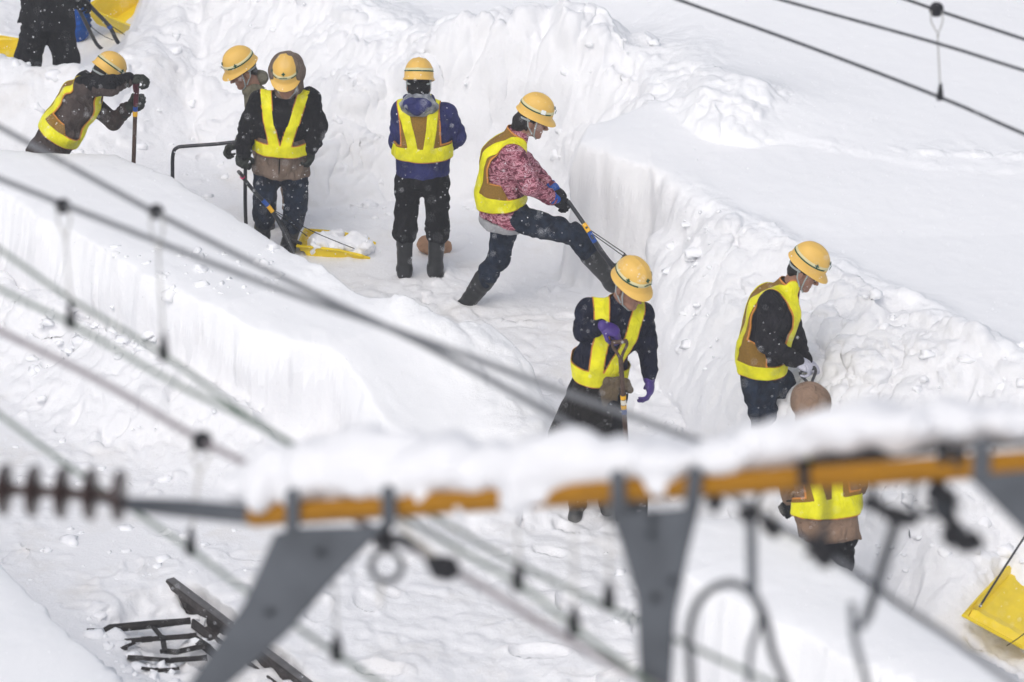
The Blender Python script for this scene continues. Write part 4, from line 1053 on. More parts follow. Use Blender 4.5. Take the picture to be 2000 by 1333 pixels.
def snow_scoop(lab, o_, fwd, up, handle, W_=.56, L_=.62, H_=.24, tapes=(), cords=(), fill=False, bar_m=None):
    """snow pusher: deep moulded pan with ribs, pushed by a bent tube frame. o_: rear bottom centre"""
    o_ = A3(o_); Fd = unit(fwd); U_ = unit(A3(up) - Fd * np.dot(up, Fd)); R_ = np.cross(Fd, U_)
    t = empty('snow_scoop', o_); tag(t, lab, 'snow scoop', 'yellow snow scoops'); bpy.context.view_layer.update()
    prof = [(-.05, H_), (-.03, H_ * .6), (.0, .07), (.03, .025), (.09, .004), (.2, 0), (.4, 0), (L_, .012)]
    prof = [(y * (L_ / .62), z) for y, z in prof]
    V = []; F = []; n = len(prof); NX = 13
    for k in range(NX):
        x = (k / (NX - 1) - .5) * W_; rib = .006 * (1 if k % 3 == 1 else 0)
        for y, z in prof: V.append(o_ + R_ * x + Fd * y + U_ * (z + rib))
    for k in range(NX - 1):
        for i in range(n - 1): F.append((k * n + i, (k + 1) * n + i, (k + 1) * n + i + 1, k * n + i + 1))
    pan = MB(); pan.add(V, F)
    for s_ in (-1, 1):
        tops = [(-.05, H_), (.1, H_ * .98), (.3, H_ * .85), (.5, H_ * .55), (L_, .05)]
        sp = [o_ + R_ * s_ * W_ / 2 + Fd * y + U_ * z for y, z in prof] + [o_ + R_ * s_ * (W_ / 2 + .03 * z / H_) + Fd * y * L_ / .62 + U_ * z for y, z in tops[::-1]]
        c = len(pan.v); pan.v += [tuple(p) for p in sp]; m_ = len(prof); kk = len(tops)
        for i in range(m_ - 1):
            j0 = c + m_ + kk - 1 - int(round(i * (kk - 1) / (m_ - 1))); j1 = c + m_ + kk - 1 - int(round((i + 1) * (kk - 1) / (m_ - 1)))
            pan.f.append((c + i, c + i + 1, j1, j0) if j0 != j1 else (c + i, c + i + 1, j0))
    me = bpy.data.meshes.new('pan'); me.from_pydata(pan.v, [], pan.f); me.validate()
    po = link('pan', me, M_YEL, t); md = po.modifiers.new('wall', 'SOLIDIFY'); md.thickness = .007; md.offset = 0
    bv = po.modifiers.new('edge', 'BEVEL'); bv.width = .003; bv.limit_method = 'ANGLE'
    rim = MB(); rim.tube([o_ + R_ * s * (W_ / 2 + .03) + Fd * y * L_ / .62 + U_ * z for s, y, z in [(-1, .5, H_ * .55), (-1, .3, H_ * .85), (-1, .1, H_ * .98), (-1, -.05, H_), (1, -.05, H_), (1, .1, H_ * .98), (1, .3, H_ * .85), (1, .5, H_ * .55)]], .011, 8)
    rim.build('rim', M_YEL, po)
    for k, h_ in enumerate(handle):
        q = MB(); q.tube(crv(h_['p'], 6), h_.get('r', .0135), 10); q.build(h_.get('n', 'handle'), bar_m or M_STEEL, t)
        for f0, f1, m_ in h_.get('tapes', ()):
            P_ = crv(h_['p'], 6); a, b = P_[int(f0 * (len(P_) - 1))], P_[int(f1 * (len(P_) - 1))]; ring(t, a, b, 0, 1, h_.get('r', .0135) + .003, 'tape', m_)
    for c in cords: q = MB(); q.tube(crv(c, 5), .0035, 6); q.build('cord', M_CORD, t)
    if fill:
        S_ = Solid(.05); S_.ecap(o_ + Fd * .08 + U_ * .07, o_ + Fd * .46 + U_ * .06, W_ * .47, .08, W_ * .45, .07, U_)
        for k in range(7): S_.ell(o_ + Fd * (.06 + .07 * k) + R_ * (.14 * math.sin(k * 2.4)) + U_ * (.115 + .02 * math.cos(k)), (.06, .05, .035))
        V_, Q_ = S_.mesh(.014, 0, (.035, 14, 5)); so = link('snow_load', np_mesh('snow_load', V_, Q_), SNOW_PLAIN); tag(so, kind='stuff')
    return t
# scoop in front of the hooded worker
Yh = 28.36
o_ = onz(600, 494, -.035)
snow_scoop('yellow snow scoop full of snow beside the hooded worker', o_, (1, -.12, .0), (0, 0, 1),
    [dict(p=[ony(472, 344, Yh - .03), ony(498, 376, Yh), ony(528, 408, Yh), ony(552, 448, Yh - .02), ony(574, 494, Yh - .12)], r=.0145, tapes=[(.40, .47, M_TAPEB), (.47, .55, M_TAPEY), (.0, .05, M_PINK)]),
     dict(p=[ony(528, 408, Yh), ony(556, 446, Yh + .1), ony(566, 466, Yh + .14), ony(588, 476, Yh + .2)], r=.0125),
     dict(p=[ony(474, 345, Yh - .03), ony(470, 340, Yh - .10), ony(466, 336, Yh - .14)], n='grip', r=.0145)],
    L_=.56, H_=.12, W_=.27, fill=True,
    cords=[[ony(531, 409, Yh), ony(610, 452, Yh), ony(692, 486, Yh - .15)], [ony(531, 411, Yh), ony(566, 436, Yh + .1), ony(600, 462, Yh + .15)]])
# the bent frame held by the worker behind; its pan stands behind the snow block
Yu = 28.95
snow_scoop('snow scoop with a tall bent black frame behind the snow block', ony(408, 492, Yu - .15), (.1, -1, 0), (0, 0, 1),
    [dict(p=[ony(338, 470, Yu), ony(337, 345, Yu), ony(338, 302, Yu), ony(346, 289, Yu), ony(364, 286, Yu), ony(420, 282, Yu), ony(462, 278, Yu), ony(475, 281, Yu), ony(479, 296, Yu), ony(479, 400, Yu), ony(482, 470, Yu)], r=.0145, tapes=[(.05, .09, M_TAPEB)])], W_=.5, L_=.4, H_=.15)
# the striding worker's scoop
Ys = 27.25
sc6 = snow_scoop('snow scoop pulled by the striding worker hidden behind the helmet', onz(1262, 575, .05), (1, .5, 0), (0, 0, 1),
    [dict(p=[ony(1110, 394, Ys), ony(1146, 446, Ys - .18), ony(1168, 484, Ys - .2), ony(1186, 508, Ys - .2), ony(1208, 542, Ys - .2)], r=.0155, tapes=[(.24, .32, M_TAPEY), (.33, .45, M_TAPEB)]),
     dict(p=[ony(1150, 452, Ys - .18), ony(1176, 492, Ys - .14), ony(1198, 518, Ys - .1), ony(1212, 512, Ys - .1), ony(1222, 498, Ys - .1)], r=.0155)],
    cords=[[ony(1153, 450, Ys - .18), ony(1221, 496, Ys - .1)], [ony(1158, 458, Ys - .18), ony(1217, 500, Ys - .1)]], W_=.16, L_=.22, H_=.08)
# far scoop
Yf = 33.0
snow_scoop('bright yellow snow scoop tipped up beyond the ridge, top left', ony(250, 84, Yf), (.62, .70, .22), (-.15, -.30, 1),
    [dict(p=[ony(148, 8, Yf - .3), ony(160, 30, Yf - .25), ony(184, 78, Yf - .1), ony(194, 92, Yf - .1), ony(210, 103, Yf - .05)], r=.016),
     dict(p=[ony(158, -12, Yf - .3), ony(178, 14, Yf - .3), ony(212, 50, Yf - .3), ony(226, 76, Yf - .25), ony(239, 98, Yf - .2)], r=.018, tapes=[(.5, .56, M_TAPEB)]),
     dict(p=[ony(262, -14, Yf), ony(280, -2, Yf), ony(303, 16, Yf + .1)], r=.013)],
    cords=[[ony(170, 46, Yf - .2), ony(205, 72, Yf), ony(262, 92, Yf)], [ony(212, 48, Yf - .3), ony(240, 66, Yf - .2), ony(262, 86, Yf - .1)]], W_=.74, L_=.80, H_=.26)
snow_scoop('yellow snow scoop at the left picture edge behind the black coat', ony(-26, 112, 32.6), (.9, -.2, .0), (0, 0, 1),
    [dict(p=[ony(-60, 60, 32.6), ony(-40, 90, 32.6)], r=.015)], W_=.45, L_=.42, H_=.10)
# near scoop, bottom right
Yn = 22.2
snow_scoop('large yellow snow scoop at the lower right beside the near bank', ony(1952, 1240, Yn), (.47, .88, .0), (.22, -.25, 1),
    [dict(p=[ony(2012, 1032, Yn + .1), ony(1960, 1112, Yn), ony(1913, 1186, Yn - .05)], r=.007, n='brace')],
    cords=[[ony(1966, 1262, Yn - .2), ony(1990, 1246, Yn - .2), ony(2020, 1222, Yn - .2)]], W_=.42, L_=1.0, H_=.05)
# brown bag behind the boots
S_ = Solid(.03); b_ = onz(846, 492, 0); S_.ell(b_ + V3(0, 0, .05), (.125, .11, .065)); S_.ell(b_ + V3(-.04, .02, .08), (.07, .07, .04)); S_.ell(b_ + V3(.09, 0, .03), (.05, .06, .05))
V_, Q_ = S_.mesh(.011, 0, (.008, 14, 6)); tag(link('bag', np_mesh('bag', V_, Q_), cloth('brown_bag', srgb(172, 134, 106), var=.2)), 'small brown cloth bag lying on the snow behind two boots', 'bag')

# ------------------------------------------------------------------ rail and points rods in the dug-out hollow
M_RAIL = mat('rusty_rail', srgb(74, 68, 66), .6, bump=.4, bscale=40, var=.5, vscale=14, metal=.3)
M_RTOP = mat('worn_rail_head', srgb(122, 118, 116), .4, bump=.2, bscale=60, var=.3, vscale=10, metal=.6)
M_ROD = mat('oily_steel', srgb(46, 42, 40), .5, bump=.6, bscale=50, var=.5, vscale=20, metal=.4)
a_, b_ = RAIL_A - RDIR * .10, RAIL_A + RDIR * 6.0
side = np.cross(RDIR, V3(0, 0, 1))
def extr(prof, a, b, z0):
    V = [p + side * x + V3(0, 0, z + z0) for p in (a, b) for x, z in prof]; n = len(prof)
    return V, [tuple(range(n))[::-1], tuple(range(n, 2 * n))] + [(i, (i + 1) % n, (i + 1) % n + n, i + n) for i in range(n)]
rt = empty('rail', RAIL_A); tag(rt, 'rusty steel rail dug out of the snow at the lower left', 'rail'); bpy.context.view_layer.update()
RZ = .035
q = MB(); q.add(*extr([(-.034, -.045), (-.034, -.006), (-.028, 0), (.028, 0), (.034, -.006), (.034, -.045), (.009, -.06), (.009, -.13), (.065, -.145), (.065, -.158), (-.065, -.158), (-.065, -.145), (-.009, -.13), (-.009, -.06)], a_, b_, RZ)); q.build('rail_bar', M_RAIL, rt, bevel=.003)
q = MB(); q.add(*extr([(-.027, .0005), (-.027, .003), (.027, .003), (.027, .0005)], a_ + RDIR * .0, b_, RZ)); q.build('running_surface', M_RTOP, rt)
q = MB(); q.add(*extr([(.058, -.15), (.058, -.10), (.066, -.09), (.082, -.092), (.090, -.15)], RAIL_A + RDIR * .30, b_, RZ)); q.build('check_bar', M_RAIL, rt, bevel=.004)
def rod(lab, pts, r, flat, blocks):
    P_ = [onz(x, y, z) for x, y, z in pts]; t = empty('points_rod', P_[0]); tag(t, lab, 'rod', 'rods and linkages beside the rail'); bpy.context.view_layer.update()
    PP = []; RR = []; rl = r if hasattr(r, '__len__') else [r] * len(P_)
    for i in range(len(P_) - 1):
        for k in range(6): PP.append(P_[i] + (P_[i + 1] - P_[i]) * k / 6 ); RR.append((rl[i] + (rl[i + 1] - rl[i]) * k / 6) * .86)
    PP.append(P_[-1]); RR.append(rl[-1])
    q = MB(); q.tube(PP, RR, 4 if flat < 1 else 12, flat=flat * .9); q.build('bar', M_ROD, t, smooth=False)
    for f, sz in blocks:
        L = len(P_) - 1; i = min(int(f * L), L - 1); p = P_[i] + (P_[i + 1] - P_[i]) * (f * L - i); d = unit(P_[-1] - P_[0])
        q = MB(); q.box(p, d * sz, np.cross(d, V3(0, 0, 1)) * sz * .5, V3(0, 0, sz * .42)); q.build('joint_block', M_ROD, t, bevel=.004)
rod('long round rod with a forked end above the other linkages', [(170, 1230, .0), (200, 1232, .0), (215, 1228, 0), (300, 1220, 0), (372, 1213, 0)], [.010, .016, .034, .034, .024], 1, [(.12, .02), (.55, .035), (.93, .03)])
rod('short thick link below the long rod', [(192, 1256, -.02), (262, 1251, -.02), (384, 1242, -.02)], [.026, .032, .036], .7, [(.1, .03), (.6, .034)])
rod('cranked link with snow on it in the middle of the hollow', [(318, 1272, -.02), (345, 1274, -.02), (398, 1262, -.02)], .032, .8, [(.05, .026), (.95, .03)])
rod('lowest flat bar of the linkage group', [(250, 1284, -.03), (316, 1289, -.03), (322, 1291, -.03), (404, 1285, -.03)], [.034, .034, .040, .040], .6, [(.1, .03), (.7, .03)])

rod('small tie bar crossing over the linkages near the rail', [(300, 1226, .01), (318, 1248, .01), (322, 1272, .01)], .02, .6, [(.5, .03)])
rod('stub of a lever at the snow edge left of the linkages', [(205, 1262, -.02), (240, 1266, -.01), (262, 1256, -.01)], [.012, .024, .02], .7, [(.5, .03)])
rod('dark plate edge lying against the rail', [(372, 1240, -.03), (400, 1262, -.03), (430, 1290, -.03)], [.03, .045, .03], .6, [(.2, .03), (.8, .03)])
rod('lower stub bar half under the snow lumps', [(268, 1304, -.04), (310, 1310, -.04), (350, 1306, -.04)], [.02, .03, .02], .6, [(.4, .026)])
# ------------------------------------------------------------------ overhead line in front, nearer the camera
M_GALV = mat('galvanised_steel', srgb(96, 100, 106), .5, bump=.15, bscale=30, var=.22, vscale=9, metal=.35)
M_GALVD = mat('weathered_fitting', srgb(60, 64, 70), .6, bump=.3, bscale=50, var=.4, vscale=20, metal=.3)
M_ORANGE = mat('orange_insulating_sleeve', srgb(160, 110, 8), .5, bump=.1, bscale=40, var=.12, vscale=12)
M_PORC = mat('brown_porcelain', srgb(58, 40, 36), .25, spec=.6)
M_FIT = mat('black_fitting', srgb(34, 34, 38), .6, bump=.3, bscale=60)
M_WIREG = mat('grey_stranded_wire', srgb(120, 122, 126), .6, bump=.4, bscale=300)
M_WIREC = mat('green_copper_wire', srgb(96, 112, 98), .6, bump=.3, bscale=200)
M_HANG = mat('pale_hanger_wire', srgb(178, 176, 170), .5)
TA = lambda x: 10.6 - (x - 200) * .0008                      # distance of the arm along its length
K_ = lambda x, y, d=0.0: dep(x, y, TA(x) + d)
arm = empty('cantilever_arm', K_(1100, 965)); tag(arm, 'grey and orange cantilever arm carrying a thick snow cap across the foreground', 'cantilever arm'); bpy.context.view_layer.update()
def pline(x): return 1008 + (x - 490) * (898 - 1008) / (2100 - 490)
q = MB(); q.tube([K_(494, pline(494)), K_(1000, pline(1000)), K_(1600, pline(1600)), K_(2400, pline(2400))], .029, 20); q.build('insulating_sleeve', M_ORANGE, arm)
q = MB(); q.tube([K_(228, 984), K_(360, 994), K_(500, 1007)], [.017, .024, .026], 18); q.build('steel_tube', M_GALV, arm)
q = MB(); q.tube([K_(120, 968), K_(200, 975), K_(250, 987)], [.011, .012, .016], 12); q.build('eye_rod', M_GALVD, arm)
q = MB(); P_ = []; R_ = []
for k in range(-1, 5):
    x = 10 + 56 * k
    for dx, r in ((-24, .014), (-10, .016), (-9, .034), (-7, .064), (3, .070), (7, .040), (11, .020), (24, .015)): P_.append(dep(x + dx, 956 + (x + dx) * .055, 10.45 - .0002 * (x + dx))); R_.append(r)
P_ = P_[:-2]; R_ = R_[:-2]
q.tube(P_, R_, 28); q.build('insulator', M_PORC, arm)
def gusset(body, tabs, bolts, d=-.035):
    q = MB(); q.plate([K_(x, y, d) for x, y in body], .012); g = q.build('gusset_plate', M_GALV, arm, smooth=False, bevel=.002)
    for (x0, y0, x1, y1, w) in tabs:
        q = MB(); a, b = K_(x0, y0, d - .030), K_(x1, y1, d - .014); hx = CR * w * .9; q.box((a + b) / 2, hx, (b - a) / 2, CF * .006); q.tube([a - CF * .006, a + CF * .006], [w * .9, w * .9], 20)
        q.build('pipe_clamp', M_GALV, g, bevel=.002)
        q = MB(); c = K_(x0, y0 + 6, 0); cc = K_(x0, pline(x0), 0); rr = .036
        q.tube([cc + unit(b - a) * math.cos(t) * rr + CF * math.sin(t) * rr for t in np.linspace(0, 2 * math.pi, 25)], .008, 8); q.build('u_bolt', M_GALVD, g)
    for x, y in bolts:
        q = MB(); c = K_(x, y, d - .012); q.tube([c, c - CF * .014], .011, 6); q.build('bolt', M_GALVD, g)
gusset([(538, 1042), (592, 1030), (742, 1026), (778, 1004), (655, 1130), (560, 1240), (440, 1345), (350, 1440), (270, 1440), (368, 1340), (478, 1178)],
       [(571, 968, 571, 1040, .020), (758, 962, 760, 1025, .020)], [(624, 1078), (525, 1195)])
gusset([(1188, 990), (1225, 1002), (1335, 992), (1370, 972), (1342, 1085), (1318, 1200), (1310, 1345), (1308, 1460), (1252, 1460), (1252, 1345), (1244, 1170), (1213, 1060)],
       [(1206, 932, 1208, 1000, .020), (1357, 926, 1352, 990, .020)], [(1272, 1012), (1270, 1042), (1277, 1168), (1312, 1134)])
gusset([(1896, 936), (1940, 925), (2250, 900), (2250, 1180), (2100, 1130), (2005, 1046)], [(1918, 872, 1916, 938, .023), (2160, 850, 2160, 920, .023)], [(2060, 1000)])
q = MB(); q.tube([K_(1560, 915, .05), K_(1700, 888, .05), K_(1860, 866, .05), K_(2300, 838, .05)], .017, 12); q.build('upper_tie_tube', M_GALVD, arm)
for x, y in ((1842, 884), (1872, 892), (1570, 930)):
    q = MB(); q.tube([K_(x, y - 22, -.03), K_(x + 3, y + 24, -.03)], .016, 10); q.build('tube_clamp', M_FIT, arm)
# snow lying along the arm
top = [(470, 948), (520, 902), (585, 862), (700, 850), (820, 860), (950, 868), (1070, 862), (1150, 845), (1250, 864), (1340, 870), (1450, 850), (1550, 808), (1700, 786), (1850, 790), (2000, 802), (2300, 800)]
bot = [(470, 985), (560, 982), (750, 972), (900, 978), (1000, 972), (1200, 950), (1370, 936), (1550, 908), (1700, 880), (1850, 868), (2000, 862), (2300, 850)]
S_ = Solid(.03); pr = None
for x in range(476, 2280, 38):
    t_ = np.interp(x, *zip(*top)) - 5 - 7 * math.sin(x * .031); b_ = np.interp(x, *zip(*bot)); k = TA(x) / FPX; hh = (b_ - t_) / 2 * k; p = K_(x, (t_ + b_) / 2, .045)
    if pr: S_.ecap(pr[0], p, .085, pr[1], .085 + .012 * math.sin(x * .02), hh, CU)
    pr = (p, hh)
for x, y, r in ((985, 982, .022), (1060, 968, .016), (900, 985, .022), (840, 975, .02), (1280, 950, .020), (520, 968, .03), (1015, 975, .02)): S_.ell(K_(x, y, -.015), (r * 1.6, r * 1.6, r))
V_, Q_ = S_.mesh(.012, 0, (.028, 9, 66)); tag(link('snow_cap', np_mesh('snow_cap', V_, Q_), mat('haze_greyed_snow', (.80, .805, .83), .8, bump=.5, bscale=14)), kind='stuff')  # greying by haze is put into the cap's base colour

# wires: (points, distance at the first point, radius, material, label)
def wire(pts, d0, r, m_, lab, cat='wire', grp='overhead line wires'):
    a = pts[0]; ext = []
    P2_ = [(p[0], p[1]) for p in pts]
    def pt_(p): return dep(p[0], p[1], run_depth(a, d0, p))
    # carried on in both directions past the picture
    x0, y0 = P2_[0]; x1, y1 = P2_[1]; s_ = 600 / math.hypot(x1 - x0, y1 - y0)
    st = [] if len(pts[0]) > 2 else [(x0 - (x1 - x0) * s_, y0 - (y1 - y0) * s_)]
    x0, y0 = P2_[-2]; x1, y1 = P2_[-1]; s_ = 600 / math.hypot(x1 - x0, y1 - y0)
    en = [] if len(pts[-1]) > 2 else [(x1 + (x1 - x0) * s_, y1 + (y1 - y0) * s_)]
    q = MB(); q.tube(crv([pt_(p) for p in st + P2_ + en], 6), r * WS, 10); o = q.build('overhead_wire', m_); tag(o, lab, cat, grp)
    return pt_
WS = .85
w1 = wire([(0, 249), (283, 405), (560, 547), (815, 668), (1040, 788), (1200, 880, 0)], 13.6, .0115, M_WIREG, 'grey wire with ball clamp over the snow block, steeper of two that cross')
w2 = wire([(0, 350), (288, 465), (560, 571), (815, 660), (1085, 760), (1340, 852), (1500, 915, 0)], 13.2, .0115, M_WIREG, 'grey wire with ball clamp at far left, shallower of two that cross')
w3 = wire([(0, 488), (136, 583), (320, 694), (538, 848), (857, 1015), (978, 1086), (1113, 1151), (1240, 1212), (1500, 1332)], 12.0, .0075, M_WIREC, 'greenish contact wire rising above its twin at the left edge')
w4 = wire([(0, 566), (139, 633), (336, 746), (525, 842), (808, 1022), (1012, 1141), (1121, 1226), (1241, 1315)], 11.6, .0080, M_WIREC, 'greenish contact wire running lower than its twin at the left edge')
w5 = wire([(0, 647), (192, 743), (395, 862), (485, 908), (903, 1124), (1099, 1245), (1241, 1320)], 11.6, .0110, mat('pinkish_wire', srgb(146, 138, 142), .6, bump=.4, bscale=300), 'pinkish grey wire with dark ball clamp above the orange tube end')
w6 = wire([(0, 811), (124, 904), (191, 950), (270, 1004), (373, 1075), (485, 1158), (660, 1280), (744, 1336)], 11.6, .0078, M_WIREC, 'pale green contact wire passing behind the brown insulator')
w7 = wire([(1330, 905, 0), (1648, 1105), (1755, 1179), (1861, 1250), (1975, 1333)], 10.6, .0110, M_WIREG, 'thick grey wire over the near bank at lower right')
w8 = wire([(1325, 0), (1580, 92), (1835, 190), (2000, 262)], 19.5, .0090, M_GALVD, 'dark wire at upper right, lowest of three')
w9 = wire([(1525, 0), (1830, 85), (2000, 138)], 19.5, .0085, M_GALVD, 'dark wire at upper right, middle of three')
w10 = wire([(1760, -4), (1829, 20), (2000, 77)], 19.5, .0088, M_GALVD, 'dark wire at upper right, highest of three, with ball clamp')
def dropper(lab, wt, wb, a, b, rb, loop=True):
    pa = wt(a); pb = wb(b); t = empty('dropper', pb); tag(t, lab, 'dropper', 'droppers hanging between overhead wires'); bpy.context.view_layer.update()
    ax = unit(TRACK)
    q = MB(); q.tube([pa - ax * rb * .75, pa - ax * rb * .5, pa, pa + ax * rb * .5, pa + ax * rb * .75], [rb * .6, rb * .95, rb * 1.08, rb * .95, rb * .6], 16); q.build('ball_clamp', M_FIT, t)
    d = pb - pa; j = pa + d * .30
    q = MB()
    q.tube(crv([pa - V3(rb * .7, 0, 0), pa - V3(rb * .8, 0, 0) + d * .14, j + V3(.004, 0, 0), j, pa + V3(rb * .8, 0, 0) + d * .14, pa + V3(rb * .7, 0, 0)], 5), .0035, 6); q.build('loop', M_HANG, t)
    q = MB(); q.tube([j, pb + V3(0, 0, .03)], .0040, 6); q.build('hanger_rod', M_HANG, t)
    q = MB(); q.tube([pb + V3(0, 0, .065), pb + V3(0, 0, .03), pb - V3(0, 0, .012)], [.006, .012, .017], 10); q.build('wire_clip', M_FIT, t)
dropper('dropper with black ball clamp at far left above the insulator', w2, w4, (123, 403), (139, 632), .024)
dropper('dropper with black ball clamp, second from the left, over the block face', w1, w3, (305, 414), (320, 694), .024)
dropper('dropper with brownish ball clamp just above the grey tube', w5, w6, (395, 862), (373, 1074), .027)
dropper('dropper with black ball clamp at the upper right corner', w10, w8, (1829, 19), (1836, 190), .034)
def clip_(lab, wt, a, up):
    pb = wt(a); t = empty('wire_clip', pb); tag(t, lab, 'clip', 'wire clips under the arm'); bpy.context.view_layer.update()
    q = MB(); q.tube([pb + V3(0, 0, .06), pb + V3(0, 0, .03), pb - V3(0, 0, .016)], [.006, .014, .018], 10); q.build('jaw', M_FIT, t)
    q = MB(); q.tube([pb + V3(0, 0, .05), pb + V3(-.003, 0, up)], .0035, 6); q.build('hanger_rod', M_HANG, t)
clip_('dark clip on green wire left of the right bracket', w3, (1189, 1177), .28)
clip_('dark clip just below the black hanging fitting', w4, (1012, 1140), .16)
clip_('dark clip halfway along the lower green wire', w4, (1121, 1226), .30)
clip_('dark clip on pale green wire below the left bracket', w6, (658, 1278), .22)

# fittings hanging under the arm
def fitting(lab, cat, pieces, base):
    t = empty(cat.replace(' ', '_'), K_(*base)); tag(t, lab, cat); bpy.context.view_layer.update()
    for nm, m_, pts, r in pieces:
        q = MB(); P_ = [K_(x, y, d) for x, y, d in pts]; q.tube(crv(P_, 5) if len(P_) > 2 and not hasattr(r, '__len__') else P_, r, 10); q.build(nm, m_, t)
    return t
rg = [(755 + 30 * math.cos(t), 1106 + 30 * math.sin(t), 0) for t in np.linspace(-math.pi / 2, 1.5 * math.pi, 17)]
fitting('dark ring fitting hanging right of the left bracket', 'ring clamp', [('ring', M_GALVD, rg, .0085), ('hook', M_FIT, [(760, 1020, 0), (750, 1050, 0), (762, 1076, 0)], .014), ('stub', M_FIT, [(735, 1060, 0), (775, 1052, 0)], .015), ('tail', M_HANG, [(745, 1136, 0), (742, 1180, 0)], .006)], (755, 1060))
fitting('black knuckle fitting on a short arm under the orange tube', 'knuckle fitting', [('arm_rod', M_HANG, [(778, 1018, 0), (805, 1050, 0), (840, 1078, -.02), (868, 1108, -.02)], .009), ('neck', M_GALVD, [(770, 1048, 0), (800, 1060, 0), (830, 1066, 0)], [.010, .014, .010]), ('knuckle', M_FIT, [(836, 1090, -.02), (856, 1108, -.02), (880, 1112, -.02), (893, 1118, -.02)], [.012, .030, .032, .014]), ('bolt_end', M_FIT, [(862, 1085, -.02), (868, 1130, -.02)], [.012, .014])], (850, 1100))
fitting('thin vertical rod with black clamp above the looped cable', 'drop rod', [('rod', M_GALV, [(1467, 1010, 0), (1468, 1090, 0), (1470, 1165, 0)], .0125), ('clamp', M_FIT, [(1444, 1000, 0), (1462, 1006, 0), (1482, 1004, 0)], [.012, .024, .010]), ('pin', M_GALVD, [(1466, 1005, 0), (1486, 962, 0)], [.010, .007])], (1465, 1005))
fitting('dark grey looped jumper cable at the lower right', 'jumper cable', [('cable', M_GALVD, [(1352, 1420, 0), (1350, 1330, 0), (1346, 1240, 0), (1362, 1180, 0), (1395, 1148, 0), (1432, 1140, 0), (1466, 1158, 0), (1492, 1200, 0), (1508, 1270, 0), (1535, 1340, 0), (1560, 1420, 0)], .0100), ('branch', M_GALV, [(1470, 1165, 0), (1486, 1200, .02), (1476, 1240, .02), (1466, 1270, .02), (1462, 1340, .02)], .0080)], (1430, 1140))
fitting('black starry bolted fitting in front of the tan parka hem', 'bolted clamp', [('body', M_FIT, [(1578, 1052, 0), (1600, 1072, 0), (1612, 1090, 0), (1614, 1110, 0)], [.010, .028, .028, .010]), ('cross_bolt', M_FIT, [(1574, 1082, 0), (1646, 1074, 0)], [.008, .010]), ('upper_lug', M_GALVD, [(1612, 940, 0), (1616, 1000, 0), (1606, 1060, 0)], [.010, .007, .012])], (1606, 1070))
fitting('small black clamp beside the pale ring near the parka', 'small clamp', [('body', M_FIT, [(1490, 1016, 0), (1508, 1030, 0), (1520, 1046, 0)], [.012, .022, .012]), ('ring', M_HANG, [(1500 + 17 * math.cos(t), 1003 + 17 * math.sin(t), .02) for t in np.linspace(0, 2 * math.pi, 13)], .005), ('strut', M_GALVD, [(1392, 962, 0), (1400, 990, 0)], [.014, .006])], (1508, 1030))
fitting('grey steady arm with T shaped head leaning over the near bank', 'steady arm', [('head', M_FIT, [(1694, 984, 0), (1716, 992, 0), (1752, 1010, 0), (1790, 1016, 0)], [.016, .012, .024, .014]), ('tube', M_GALVD, [(1752, 1012, 0), (1738, 1060, 0), (1722, 1110, 0), (1708, 1160, 0), (1692, 1210, 0)], .0120), ('foot', M_GALV, [(1692, 1200, 0), (1684, 1224, 0), (1668, 1216, 0), (1664, 1176, 0), (1668, 1240, 0), (1680, 1290, 0), (1694, 1340, 0), (1704, 1400, 0)], .0090)], (1750, 1010))
fitting('large black double clamp hanging below the orange tube at right', 'double clamp', [('upper_clamp', M_FIT, [(1836, 938, 0), (1826, 956, -.03)], .017), ('upper_jaw', M_FIT, [(1816, 962, 0), (1858, 976, 0)], [.018, .024]), ('upper_plate', M_GALVD, [(1840, 950, 0), (1846, 1010, 0)], [.014, .028]), ('middle_link', M_FIT, [(1842, 1002, 0), (1868, 1032, 0)], [.018, .016]), ('lower_clamp', M_FIT, [(1850, 1050, 0), (1880, 1040, 0)], [.026, .022]), ('lower_jaw', M_FIT, [(1870, 1066, 0), (1902, 1056, 0), (1918, 1066, 0)], [.016, .026, .012]), ('side_bolt', M_GALVD, [(1808, 992, 0), (1874, 984, 0)], .009), ('lower_bolt', M_GALVD, [(1880, 1028, 0), (1892, 1082, 0)], .009)], (1850, 1000))

fitting('short dark hanger clamp left of the thin vertical rod', 'hanger clamp', [('clamp', M_FIT, [(1392, 964, 0), (1398, 984, 0), (1394, 1002, 0)], [.012, .018, .008]), ('pin', M_GALVD, [(1378, 980, 0), (1414, 976, 0)], .006)], (1394, 984))
fitting('pair of dark stays with lugs above the T shaped head', 'stay fitting', [('stay', M_GALVD, [(1700, 935, 0), (1706, 965, 0), (1700, 992, 0)], [.008, .010, .014]), ('lug', M_FIT, [(1686, 978, 0), (1714, 986, 0), (1722, 1004, 0)], [.012, .018, .010]), ('loop', M_GALVD, [(1800, 930, 0), (1782, 965, 0), (1790, 1000, 0), (1820, 1010, 0)], .007)], (1704, 960))
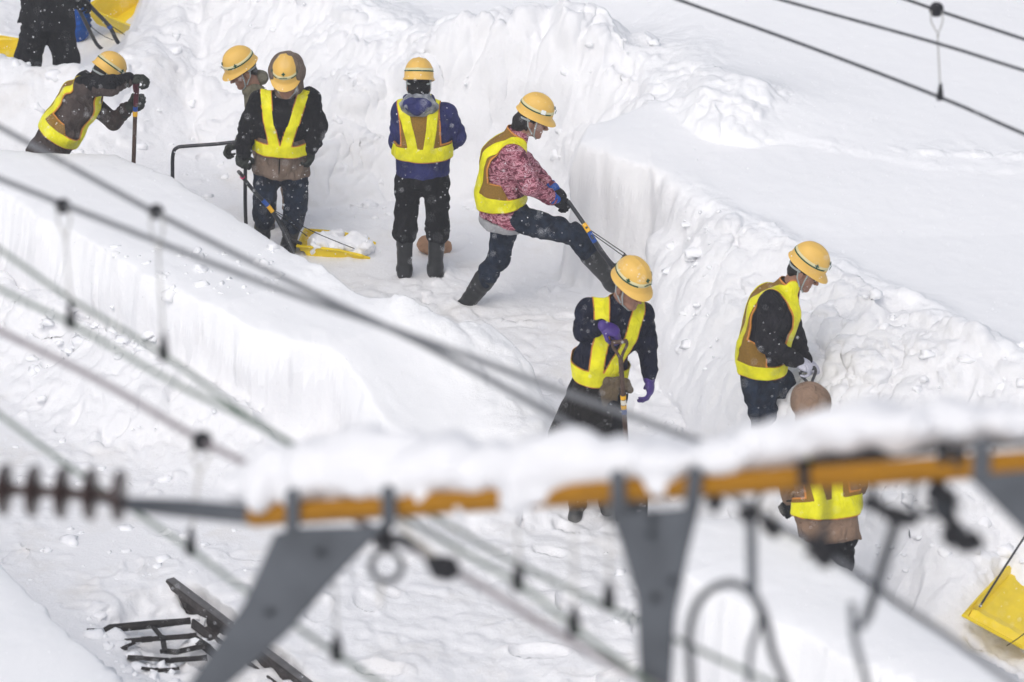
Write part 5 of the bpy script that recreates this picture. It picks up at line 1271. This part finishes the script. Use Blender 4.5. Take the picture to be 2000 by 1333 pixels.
# ------------------------------------------------------------------ loose clods and falling snow
rs = np.random.RandomState(4)
import bmesh
bm = bmesh.new(); bmesh.ops.create_icosphere(bm, subdivisions=2, radius=1); ico = np.array([v.co[:] for v in bm.verts]); icf = np.array([[v.index for v in f.verts] for f in bm.faces]); bm.free()
def scatter(name, xs, ys, rad):
    V = []; F = []; o = 0
    H_ = height(np.array(xs)[None, :], np.array(ys)[None, :])[0]
    for i, (x, y, z) in enumerate(zip(xs, ys, H_)):
        r = rad[i]; s_ = rs.uniform(.7, 1.3, 3) * (1, 1, .75); n_ = n3(ico[:, 0] * 1.6 + i * 7.1, ico[:, 1] * 1.6, ico[:, 2] * 1.6, 5)
        p = ico * s_ * (1 + .75 * n_[:, None]) * r; V.append(p + (x, y, z - r * .1)); F.append(icf + o); o += len(ico)
    return link(name, np_mesh(name, np.concatenate(V), np.concatenate(F)), SNOW_PLAIN)
zones = [((60, 560), (700, 800), 110, 0), ((1240, 1400), (660, 860), 60, 0), ((1500, 1760), (780, 930), 70, .2), ((330, 700), (100, 330), 60, .4), ((880, 1280), (40, 110), 30, 1.3), ((700, 1130), (360, 430), 50, 0), ((0, 600), (860, 1140), 60, 0), ((1180, 1340), (860, 1250), 40, 0), ((170, 420), (1180, 1320), 90, 0), ((1650, 2000), (960, 1180), 80, 0), ((0, 330), (150, 290), 30, .3)]
xs, ys = [], []
for (x0, x1), (y0, y1), n_, z in zones:
    for _ in range(n_):
        p = onz(rs.uniform(x0, x1), rs.uniform(y0, y1), z); xs.append(p[0]); ys.append(p[1])
cl = scatter('snow_clods', xs, ys, .010 + .045 * rs.rand(len(xs)) ** 3); tag(cl, kind='stuff')
N = 24000
fx = rs.uniform(-4.6, 4.6, N); fy = rs.uniform(11, 36, N)
zl, zh = CAMZ + fy * ray(0, 1450)[2] / ray(0, 1450)[1], CAMZ + fy * ray(0, -120)[2] / ray(0, -120)[1]
fz = zl + rs.rand(N) * (zh - zl); keep = (fz > .05); fx, fy, fz = fx[keep], fy[keep], fz[keep]; n_ = len(fx)
octa = np.array([(1, 0, 0), (-1, 0, 0), (0, 1, 0), (0, -1, 0), (0, 0, 1), (0, 0, -1)], float); of = np.array([(0, 2, 4), (2, 1, 4), (1, 3, 4), (3, 0, 4), (2, 0, 5), (1, 2, 5), (3, 1, 5), (0, 3, 5)])
rr = .0018 + .0032 * rs.rand(n_) ** 2
V = np.stack([fx, fy, fz], 1)[:, None, :] + octa[None] * rr[:, None, None] * rs.uniform(.7, 1.4, (n_, 1, 3))
F = of[None] + (np.arange(n_) * 6)[:, None, None]
fo = link('falling_snow', np_mesh('falling_snow', V.reshape(-1, 3), F.reshape(-1, 3)), mat('snowflake', (.92, .93, .95), .8)); tag(fo, kind='stuff')

# ------------------------------------------------------------------ air thick with fine snow
hz = MB(); hz.box((0, 35, 5.5), (60, 0, 0), (0, 60, 0), (0, 0, 7.5))
hm = bpy.data.materials.new('snowy_air'); hm.use_nodes = True; nt = hm.node_tree; nt.nodes.clear()
ho = nt.nodes.new('ShaderNodeOutputMaterial'); hv = nt.nodes.new('ShaderNodeVolumePrincipled')
hv.inputs['Color'].default_value = (.96, .97, 1.0, 1); hv.inputs['Density'].default_value = .0016; hv.inputs['Anisotropy'].default_value = .2
nt.links.new(hv.outputs[0], ho.inputs['Volume'])
tag(hz.build('haze', hm, smooth=False), kind='stuff')
scene.cycles.volume_bounces = 1
